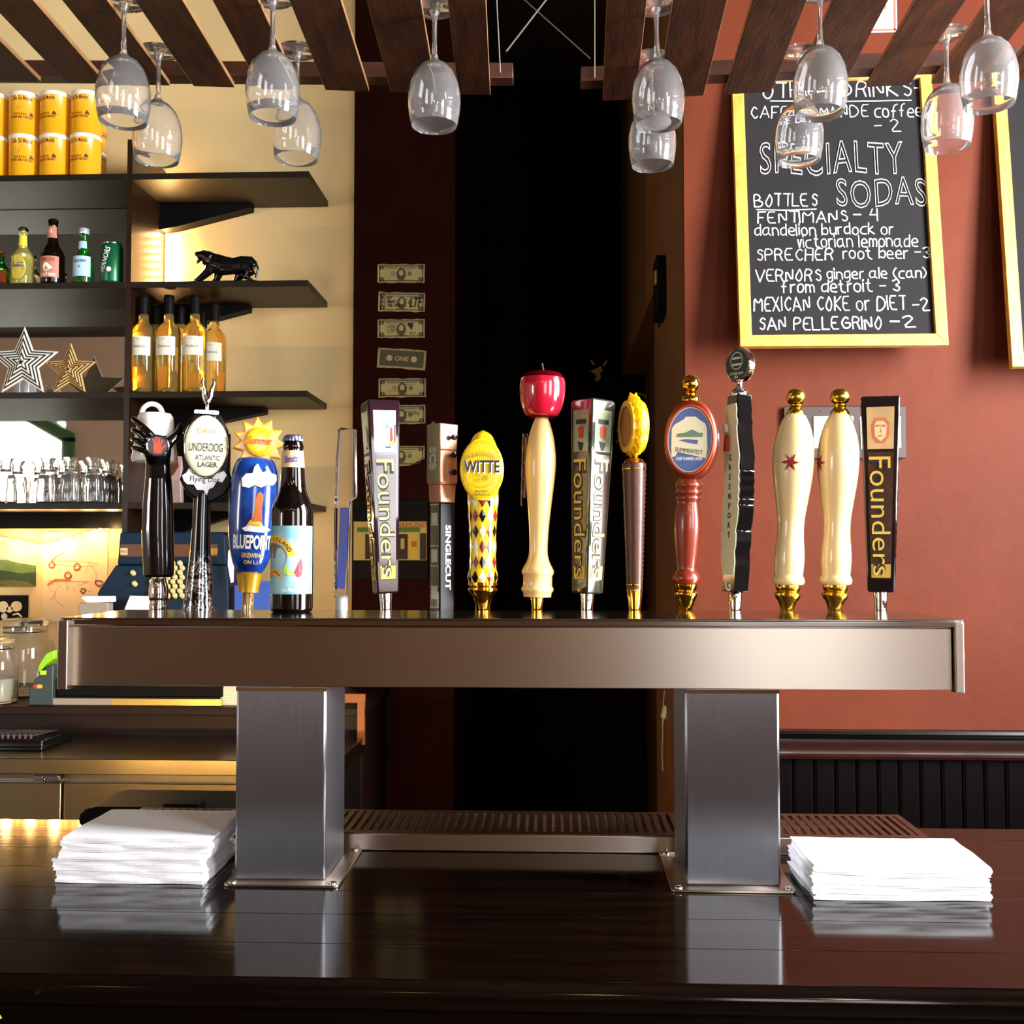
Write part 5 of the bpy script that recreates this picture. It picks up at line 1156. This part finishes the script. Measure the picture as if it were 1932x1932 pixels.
lucite(729, 'leftmost tapered clear resin tap handle, its bright face turned towards the window', -.035, 62, 41, .42, 755, 1116, FRB, {'f': (CRP, LOWB), 'l': (mat('olive_picture', 'A8A860', .25, vary=.5, vscale=40), LOWB)},
       [(TEAL, [(.02, .86), (.14, .86), (.12, .88), (.04, .885)]), (mat('red_print'), [(.16, .78), (.26, .80), (.24, .86), (.18, .87)]), (mat('blue_ink'), [(.0, .755), (.2, .755), (.18, .765), (.02, .766)]), (GOLDT, [(.1, .768), (.33, .77), (.32, .79), (.14, .785)]), (mat('brown_print'), [(.30, .78), (.34, .79), (.35, .88), (.31, .88)])], 'Founders', mat('cream_gold_print', 'E9C46A', .3))
lucite(1107, 'middle tapered resin tap handle turned edge-on, green left face and bright right face', .033, 60, 42, .73, 755, 1116, FRG, {'f': (GRP, LOWB), 'l': (GRP, mat('olive_panel', '3E3E26', .15, vary=.4, vscale=40, coat=.5))},
       [(mat('dark_print'), [(-.24, .88), (.24, .88), (.24, .905), (-.24, .905)]), (mat('red_print'), [(-.1, .81), (.1, .80), (.14, .86), (0, .875), (-.14, .86)]), (mat('dark_print'), [(-.16, .79), (.14, .78), (.05, .74), (-.05, .74)])], 'Founders', GOLDT)
lucite(1660, 'rightmost tapered resin tap handle with an orange sketched face panel', .008, 69, 47, -.25, 754, 1112, FRK, {'f': (ORP, LOWB), 'r': (ORP, LOWB)},
       [(ORS, [(-.22, .80), (-.10, .765), (.10, .765), (.22, .80), (.24, .87), (.12, .90), (-.14, .90), (-.24, .86)]), (mat('pale_sketch', 'E3C49A', .4), [(-.15, .80), (0, .775), (.15, .80), (.17, .86), (.08, .88), (-.1, .88), (-.17, .86)]), (ORS, [(-.14, .85), (-.03, .852), (-.03, .862), (-.14, .86)]), (ORS, [(.03, .852), (.14, .85), (.14, .86), (.03, .862)]), (ORS, [(-.07, .80), (.07, .80), (.04, .807), (-.04, .807)]), (ORS, [(-.02, .82), (.03, .82), (.01, .85)])], 'Founders', GOLDT)
# 7 guitar neck
COP = mat('copper_lacquer', 'C98A6A', .28, .5, vary=.2, vscale=30); FRET = mat('rosewood_print', '4E4636', .35, coat=.4, vary=.3, vscale=30)
t = tap(834, 'guitar-shaped tap handle with copper headstock, tuning pegs and black neck')
sN, sH, th = 17, 20, .75
def bx4(s0, z0, s1, z1, mi=0):
    g = G(); vs = [(x*s0*K, y*s0*K, z0) for x, y in ((-1, -1), (1, -1), (1, 1), (-1, 1))]+[(x*s1*K, y*s1*K, z1) for x, y in ((-1, -1), (1, -1), (1, 1), (-1, 1))]
    return g.add(vs, [(3, 2, 1, 0), (4, 5, 6, 7), (0, 1, 5, 4), (1, 2, 6, 5), (2, 3, 7, 6), (3, 0, 4, 7)], mi).rz(th)
nk_ = link('neck', bx4(16.5, zy(1162), 17, zy(950)), mat('satin_black', '060606', .5, spec=.2), t, bev=.0012)
hs_ = link('headstock', bx4(17.5, zy(949), 18.5, zy(915)).join(bx4(18.5, zy(915), 21, zy(912))).join(bx4(21, zy(912), 20, zy(850))).join(bx4(20, zy(850), 21.5, zy(800))), COP, t, bev=.0015)
def face_l(g, s_): g.v = [(-s_*K-y, -x, z) for x, y, z in g.v]; g.rz(th); return g      # left-hand face; x across it
def face_r(g, s_): g.v = [(x, -s_*K-(-y), z) for x, y, z in g.v]; g.rz(th); return g    # right-hand face
g = G().add([(-14*K, 0, zy(1150)), (14*K, 0, zy(1150)), (14*K, 0, zy(950)), (-14*K, 0, zy(950))], [(0, 1, 2, 3)]); link('fretboard', face_l(G().join(g), 17.6), FRET, nk_, smooth=0, recalc=False)
g = G().add([(-19*K, 0, zy(910)), (19*K, 0, zy(910)), (19*K, 0, zy(806)), (0, 0, zy(795)), (-19*K, 0, zy(806))], [(0, 1, 2, 3, 4)]); link('headstock_face', face_l(g, 22), mat('olive_brown_lacquer', '7A7050', .3, coat=.4), hs_, smooth=0, recalc=False)
g = G()
for i in range(5): g.ribbon([((-10+i*5)*K, zy(1148)), ((-10+i*5)*K, zy(952))], .9*K, 0)
for y in (952, 990, 1030, 1068, 1106, 1145): g.ribbon([(-13*K, zy(y)), (13*K, zy(y))], 1.8*K, 0)
for y in (980, 1049, 1118): g.add([(-9*K, 0, zy(y+12)), (9*K, 0, zy(y+12)), (9*K, 0, zy(y-12)), (-9*K, 0, zy(y-12))], [(0, 1, 2, 3)])
link('frets', face_l(g, 18.2), mat('pearl_inlay', 'BDB79A', .3), nk_, smooth=0, recalc=False)
g = letters('SCB', w=44*K, h=20*K, outline=.03).tf(Matrix.Rotation(math.pi/2, 4, 'Y')).move(0, 0, zy(866)); g.v = [(x, max(-.0005, min(.0005, y)), z) for x, y, z in g.v]; link('lettering', face_l(g, 22.6), mat('pearl_inlay'), hs_, smooth=0, recalc=False)
g = letters('SINGLECUT', w=122*K, h=13*K, bold=.03).tf(Matrix.Rotation(math.pi/2, 4, 'Y')).move(1*K, 0, zy(1052)); link('lettering', face_r(g, 17.8), WHITEI, nk_, smooth=0, recalc=False)
for y in (826, 859, 892):
    g = G().lathe([(2.4*K, 0), (2.4*K, 6*K), (5.5*K, 7*K), (6*K, 10*K), (5*K, 13*K), (0, 14*K)], 14).tf(Matrix.Rotation(math.pi/2, 4, 'X')).move(5*K, -20.5*K, zy(y)).rz(th); link('tuning_peg', g, mat('dark_peg', '26222E', .15, .8), hs_)
# 8 yellow harlequin
YLQ = mat('yellow_lacquer', 'EFC414', .2, coat=.5)
t = tap(911, 'yellow harlequin tap handle with black and red diamonds and an oval sign', face=True)
lat('brass_foot', [(14, 1162), (14, 1140), (18, 1126), (25, 1118), (28, 1114), (27, 1109), (23, 1107), (28, 1104), (28, 1099), (24, 1097)], BRASS, t)
hprof = sm([(26, 1099), (29, 1090), (28, 1082), (25, 1068), (24.5, 1030), (26, 990), (28.5, 950), (31, 900), (30, 860), (24, 835), (15, 819), (1, 811)])
bd = lat('body', hprof, YLQ, t)
def radh(y):
    pr = sorted([(b, a) for a, b in hprof])
    for (y0_, r0_), (y1_, r1_) in zip(pr, pr[1:]):
        if y0_ <= y <= y1_: return r0_+(r1_-r0_)*(y-y0_)/max(1e-6, y1_-y0_)
    return 25
DM = {'b': BLACKG, 'r': mat('maroon_lacquer', '7A1A22', .2, coat=.4), 'w': mat('white_lacquer', 'F0E6BE', .2, coat=.4)}
pat = ['wrbw', 'rbwr', 'bwrb', 'wrbw', 'rbwr', 'bwrb']; nd = 12
for r_i, y_ in enumerate((946, 974, 1003, 1032, 1061, 1089)):
    for j in range(nd):
        a_ = (j-1)*2*math.pi/nd-.02; c_ = pat[r_i][j % 4] if r_i not in (1, 4) or j % 4 < 2 else ('w' if j % 4 == 2 else 'r')
        vs = []
        for dx_, dy_ in ((0, -13), (6.2, 0), (0, 13), (-6.2, 0)): R0 = radh(y_+dy_)+.7; aa = a_+dx_/26; vs.append((R0*K*math.sin(aa), -R0*K*math.cos(aa), zy(y_+dy_)))
        R0 = radh(y_)+1.0; vs.append((R0*K*math.sin(a_), -R0*K*math.cos(a_), zy(y_)))
        link('diamond', G().add(vs, [(0, 1, 4), (1, 2, 4), (2, 3, 4), (3, 0, 4)]), DM[c_], bd, smooth=0, recalc=False)
for y_, a_ in ((829, -.75), (829, .95), (824, .4), (829, -2.2), (829, 2.4)):
    vs = []
    for dx_, dy_ in ((0, -12), (.28, 0), (0, 12), (-.28, 0)): R0 = radh(y_+dy_)+.8; vs.append((R0*K*math.sin(a_+dx_), -R0*K*math.cos(a_+dx_), zy(y_+dy_)))
    link('diamond', G().add(vs, [(0, 1, 2, 3)]), BLACKG, bd, smooth=0, recalc=False)
dome('oval_sign', 41, 58, -2, 888, -31*K, 6, YLQ, t); OG = mat('ochre_print', 'A88A10', .5)
g = G().ribbon([(-2*K+37*K*math.cos(a), zy(888)+53*K*math.sin(a)) for a in [i*math.pi/20 for i in range(41)]], 1.3*K, -37.6*K)
for i in range(-8, 9):
    x = i*4; hgt = 52*math.sqrt(max(0, 1-(x/37)**2))*.98; g.ribbon([((x-2)*K, zy(888)-hgt*K), ((x-2)*K, zy(888)+hgt*K)], .8*K, -37.3*K)
o = link('sign_lines', g, OG, t, smooth=0, recalc=False)
lt('lettering', 'WITTE', -1, 884, 69, 24, -38.4*K, WHITEI, t, bold=.05); lt('lettering', 'WITTE', -2, 883, 66, 23, -39*K, INK, t, bold=.02)
ccx, ccz = -2*K, zy(905)
g = arctext('OMMEGANG', 46*K, 122, 9.2, 8*K); link('lettering', g.move(0, -38.8*K, 0), OG, t, smooth=0, recalc=False)
lt('lettering', 'BREWERY', -2, 929, 24, 4, -38.6*K, INK, t); lt('lettering', 'OMMEGANG', -2, 935, 30, 4, -38.6*K, INK, t)
g = G()
for i in range(12): g.ribbon(ovz(3, 3, 904+5*math.sin(i*2.3), -2+10*math.cos(i*1.7), 6), .8*K, -38.5*K)
g.ribbon([(-22*K, zy(914)), (-10*K, zy(921)), (6*K, zy(921)), (18*K, zy(914))], 1.4*K, -38.5*K); link('emblem', g, OG, t, smooth=0, recalc=False)
# 9 apple
t = tap(1013, 'pale wooden tap handle topped with a shiny red apple', .026)
lat('ferrule', [(10, 1162), (10, 1145), (13, 1124), (11, 1120)], BRASS, t)
PALE = mat('pale_maple', 'E0B878', .3, coat=.5, vary=.06, vscale=6, vstretch=(4, 4, .5))
lat('turned_handle', [(26, 1126), (27, 1118), (30, 1115), (30.5, 1110), (28, 1106), (27.5, 1104), (27.5, 1086), (30, 1083), (30.5, 1077), (28, 1072)]+sm([(27, 1070), (21, 1058), (17.5, 1040), (18.5, 1000), (23, 950), (28, 900), (29, 868), (25, 830), (18, 804), (12, 788), (8, 776)]), PALE, t)
lat('apple', sm([(4, 786), (18, 789), (30, 783), (38, 768), (42.5, 745), (43, 722), (37, 706), (24, 701), (12, 704), (1, 711)]), mat('red_apple_lacquer', 'B5142C', .16, coat=.6, vary=.12, vscale=16), t)
link('apple_stem', G().tube([(1*K, 0, zy(712)), (1*K, 0, zy(698)), (-1*K, 0, zy(688)), (-2*K, 0, zy(684))], [2.4*K, 2*K, 1.7*K, 2*K], 8), mat('dark_stem', '1E1410', .4), t)
g = G().box(-36*K, -33*K, -6*K, 30*K, zy(956), zy(820)).box(-36*K, -26*K, -2*K, 10*K, zy(826), zy(818)); o = link('clear_plaque', g, ACR, t, bev=.0006)
link('plaque_strip', G().box(-31*K, -27.5*K, -2*K, 24*K, zy(940), zy(826)), mat('brown_strip', '8A5A2A', .5), t)
for y in (874, 904): link('plaque_screw', G().tube([(-36*K, 0, zy(y)), (-22*K, 0, zy(y))], 1.8*K, 8), CHROME, t)
# 11 yellow toothed disc on brown grip
t = tap(1197, 'brown leather-like tap handle topped by a yellow toothed disc seen edge-on')
lat('ferrule', [(11, 1162), (11, 1148), (15, 1112), (13, 1108)], BRASS, t)
BRG = mat('brown_grip', '482410', .38, vary=.1, vscale=30, bump=.1, bscale=150)
gp = lat('grip', [(14.5, 1112), (15, 1106), (22.5, 884), (23, 878), (22, 875), (1, 874)], BRG, t)
for y, r_ in ((1103, 15.3), (886, 22.9)): lat('gold_band', [(r_, y+1.5), (r_+.5, y), (r_, y-1.5)], BRASS, t)
g = G()
for sg_ in (-1, 1):
    for i in range(24): y = 1092-i*8.4; r_ = 15.3+(1103-y)/217*7.4; a_ = sg_*1.25; g.sphere((r_*K*math.sin(a_), -r_*K*math.cos(a_), zy(y)), 1.7*K, 6)
b_ = link('stud', g, CHROME, t); b_['kind'] = 'stuff'
lat('brass_knob', [(20, 874), (16, 868), (7, 864), (9, 860), (6, 856)], BRASS, t, sy=.7)
g = G(); n_ = 36; rows_ = [(-15, 38, 38), (-15, 49, 49), (-10, 50, 50), (-6, 48, 58), (0, 60, 50), (6, 48, 58), (10, 50, 50), (15, 49, 49), (15, 38, 38)]; vs = []
for yy, ra, rb in rows_:
    for i in range(n_): a_ = 2*math.pi*i/n_+math.pi/2; r_ = ra if i % 2 else rb; r_ += 8*max(0, 1-abs((a_-math.pi/2))/.18) if yy in (-6, 0, 6) else 0; vs.append((r_*K*math.cos(a_)*.85, yy*K*1.05, r_*K*math.sin(a_)))
fs = [(j*n_+i, j*n_+(i+1) % n_, (j+1)*n_+(i+1) % n_, (j+1)*n_+i) for j in range(len(rows_)-1) for i in range(n_)]
g.add(vs, fs).rz(-1.28).move(-1*K, 0, zy(806)); link('toothed_disc', g, SUNY, t, smooth=28)
g = G()
for s_ in (-1, 1): g.join(G().lathe([(37*K, -2*K), (37*K, 2*K), (0, 2*K)], 28, cap=True).tf(Matrix.Rotation(math.pi/2, 4, 'X')).tf(Matrix.Scale(.85, 4, (1, 0, 0))).move(0, s_*12*K, 0).rz(-1.28).move(-1*K, 0, zy(806)))
link('disc_plate', g, mat('amber_plate', 'B8701A', .3, coat=.4), t)
# 12 turned red wood with oval blue sign
t = tap(1293, 'turned reddish wooden tap handle with a blue oval sign and brass ball', .03)
MAH = mat('reddish_wood', '7C260C', .3, coat=.4, vary=.22, vscale=5, vstretch=(5, 5, .6))
lat('brass_foot', [(12, 1162), (12, 1148), (19, 1128), (22, 1123), (22, 1118), (17, 1114), (20, 1110), (21, 1102), (18, 1100)], BRASS, t)
lat('turned_handle', [(22, 1101), (26, 1094), (26, 1088), (22, 1080), (18.5, 1076)]+sm([(18, 1072), (22, 1040), (25.5, 1000), (25, 975), (21, 948)])+[(23, 944), (24, 940), (22, 936), (25, 932), (25, 928), (23, 924), (26, 918), (25, 912), (19, 906), (17, 898), (12, 892)], MAH, t)
ang = -.28
hd = link('sign_head', G().prism(ovz(50, 76, 832, 0, 48), -22*K, 18*K).rz(ang).move(4*K, 0, 0), MAH, t, bev=.007)
hd.modifiers['bevel'].segments = 5
g = G(); c0_ = ovz(45, 66, 833, 0, 48); c1_ = ovz(41, 61, 833, 0, 48)
link('raised_ring', G().add([(x, -24*K, z) for x, z in c0_]+[(x*.98, -28*K, zy(833)+(z-zy(833))*.98) for x, z in c0_]+[(x, -28*K, z) for x, z in c1_]+[(x, -23*K, z) for x, z in c1_], [(j*48+i, j*48+(i+1) % 48, (j+1)*48+(i+1) % 48, (j+1)*48+i) for j in range(3) for i in range(48)]).rz(ang).move(4*K, 0, 0), mat('light_red_wood', '9A3E1C', .4, coat=.2), t)
def onsign(nm, g, y, m, par): return link(nm, g.move(0, y*K, 0).rz(ang).move(4*K, 0, 0), m, par, smooth=0, recalc=False)
sgn = onsign('sign_face', disc(ovz(41, 61, 833, 0, 48), 0), -25, mat('white_print'), t)
onsign('sign_field', disc(ovz(39, 59, 833, 0, 48), 0), -25.4, mat('blue_sign', '5F76B4', .35, coat=.5, vary=.15, vscale=30), sgn)
onsign('scroll', disc([(x*K, zy(y)) for x, y in ((-33, 866), (-34, 850), (-34, 812), (-28, 804), (-12, 795), (-8, 790), (10, 790), (16, 795), (28, 803), (31, 812), (33, 850), (31, 868), (24, 866), (-22, 856), (-26, 864))], 0), -25.8, mat('pale_scroll', 'EDE6C4', .5), sgn)
onsign('hills', disc([(x*K, zy(y)) for x, y in ((-24, 828), (-24, 822), (-8, 820), (4, 814), (18, 821), (24, 820), (24, 828))], 0), -26.2, mat('sage_print', '6F8A72', .5), sgn)
onsign('valley', disc([(x*K, zy(y)) for x, y in ((-20, 834), (-6, 832), (16, 834), (14, 842), (-6, 838))], 0), -26.2, mat('blue_sign'), sgn)
onsign('lettering', letters('SUMMERFEST', w=52*K, h=8*K).tf(Matrix.Rotation(.12, 4, 'Y')).move(-1*K, 0, zy(854)), -26.4, INK, sgn)
onsign('lettering', letters('CRISP SUMMER LAGER', w=50*K, h=6*K, bold=.03).move(0, 0, zy(868.5)), -26, mat('white_print'), sgn)
lat('brass_ball', [(17, 758), (17.5, 752), (13, 747), (9, 744), (11, 741), (8, 738)]+sm([(9, 739), (15, 733), (16.5, 724), (13, 714), (6, 709), (1, 708)]), BRASS, t)
# 13 map shaped slab
t = tap(1386, 'black and cream notched tap handle like an island outline with a chrome oval on top', .028)
lat('ferrule', [(11, 1162), (11, 1148), (14, 1118), (12, 1115)], CHROME, t)
rr = random.Random(11); R1 = []; R2 = []
for i, (y, w_) in enumerate(((1116, 20), (1100, 20), (1085, 22), (1060, 24), (1040, 22), (1030, 26), (1008, 27), (1003, 24), (985, 30), (960, 33), (955, 30), (945, 34), (938, 31), (928, 34), (920, 31), (910, 34), (902, 31), (892, 34), (888, 31), (865, 33), (850, 30), (830, 25), (812, 22), (798, 24), (790, 20), (775, 21), (765, 18), (748, 18))):
    R1.append((w_, y)); R2.append((-22+rr.uniform(-3, 3)+(6 if y < 820 else 0)-(4 if 950 < y < 1080 else 0), y))
R1 = [(x*1.15, y) for x, y in R1]; R2 = [(x*1.15, y) for x, y in R2]
out = [(x*K, zy(y)) for x, y in R1]+[(x*K, zy(y)) for x, y in R2[::-1]]
tw_ = -1.25
def onf(g, m, nm, y, par=None): return link(nm, g.move(0, y*K, 0).rz(tw_), m, par or t, smooth=0, recalc=False)
link('slab', G().prism(out, -15*K, 15*K).rz(tw_), BLACKG, t, bev=.0012)
inn = [(x*K-2*K, zy(y)) for x, y in R1 if y < 1095 and y > 752]+[(x*K+2*K, zy(y)) for x, y in R2[::-1] if y < 1095 and y > 752]
fc = link('cream_face', G().prism(inn, -17*K, -15*K).rz(tw_), mat('cream_green_face', 'CFD6B4', .4), t)
for i, ch in enumerate('GREENPORT'): onf(letters(ch, h=11*K, bold=.03).move(2*K, 0, zy(866+i*18)), INK, 'lettering', -17.6, fc)
onf(letters('G', h=24*K, bold=.03).move(0, 0, zy(1103)), WHITEI, 'lettering', -15.6)
link('figure', G().prism([(x*K, zy(y)) for x, y in ((-24, 818), (-27, 806), (-20, 798), (-12, 802), (-10, 816))], -22*K, -16*K).rz(tw_), WHITEI, t, bev=.001)
link('red_tower', G().prism([(x*K, zy(y)) for x, y in ((-18, 852), (-14, 826), (-12, 820), (-6, 826), (-5, 852))], -23*K, -16*K).rz(tw_), mat('red_print'), t, bev=.001)
lat('chrome_collar', [(16, 749), (17, 744), (14, 738), (8, 734), (5, 728), (6, 722)], CHROME, t)
ta = -.85
link('oval_tag', G().prism(ovz(30, 33, 690, 0, 36), -9*K, 9*K).rz(ta), CHROME, t, bev=.0025)
tf_ = link('tag_face', disc(ovz(26, 29.5, 690, 0, 36), -9.6*K).rz(ta), mat('dark_green_face', '24362C', .35), t, smooth=0, recalc=False)
g = G().ribbon([(14*K*math.cos(a), zy(683)+16*K*math.sin(a)) for a in [i*math.pi/8 for i in range(17)]], 1.8*K, -10*K).ribbon([(-9*K, zy(690)), (9*K, zy(690))], 4*K, -10*K).ribbon([(-9*K, zy(678)), (9*K, zy(678))], 4*K, -10*K)
link('emblem', g.rz(ta), mat('silver_print', 'BFC6BC', .4), tf_, smooth=0, recalc=False)
g = letters('OTHER SIDE', w=32*K, h=5*K, bold=.03).move(0, 0, zy(707)).join(letters('IPA', w=9*K, h=5*K, bold=.03).move(0, 0, zy(714))).move(0, -10*K, 0).rz(ta); link('lettering', g, mat('silver_print'), tf_, smooth=0, recalc=False)
# 14, 15 cream handles with brass balls
BRS = mat('satin_brass', 'CFA63A', .22, 1)
def cream(cx, label, lean, starx):
    t = tap(cx, label, lean)
    lat('brass_foot', [(12, 1162), (13, 1146), (17, 1134), (22, 1128), (24, 1123), (24, 1119), (19, 1115), (22, 1113), (23, 1105), (22, 1101)], BRS, t)
    pr = [(24, 1103), (29, 1100), (30, 1094), (28, 1088), (26, 1085)]+sm([(26, 1083), (27.5, 1060), (27, 1040), (24.5, 1010), (25, 980), (30, 945), (36, 905), (38.5, 870), (36, 835), (28, 805), (20, 788), (17, 784)])
    b = lat('turned_handle', pr, IVORY, t, n=44)
    lat('brass_ball', [(17, 785), (17.5, 781), (14, 775), (10, 771), (12, 768), (12, 766), (9, 764)]+sm([(9, 766), (15, 761), (18, 752), (15, 742), (8, 736), (1, 735)]), BRS, t)
    for mi, (mm, par_) in enumerate(((mat('star_red', 'B4281E', .3), 0), (mat('star_dark_red', '5E120E', .3), 1))):
        g = G()
        for a in range(12):
            if a % 2 != par_: continue
            a0_ = math.pi/6*a; a1_ = math.pi/6*(a+1); r0_, r1_ = (18, 7) if a % 2 == 0 else (7, 18)
            for s0, s1 in ((0, .5), (.5, 1)):
                p_ = lambda r_, a_, s_: (r_*math.cos(a_)*s_, 0, r_*1.02*math.sin(a_)*s_)
                g.add([p_(r0_, a0_, s0), p_(r0_, a0_, s1), p_(r1_, a1_, s1), p_(r1_, a1_, s0)], [(0, 1, 2, 3)])
        def rr_(z):
            y = 877-z
            return 38.6-abs(y-870)*.03+.9
        g.v = [(rr_(z)*K*math.sin((x+starx)/38), -rr_(z)*K*math.cos((x+starx)/38), zy(877)+z*K) for x, y, z in g.v]
        link('star_emblem', g, mm, b, smooth=0, recalc=False)
cream(1484, 'left cream lacquered tap handle with a brass ball and red star', .052, -14)
cream(1574, 'right cream lacquered tap handle with a brass ball, its star turned to the side', .036, -52)
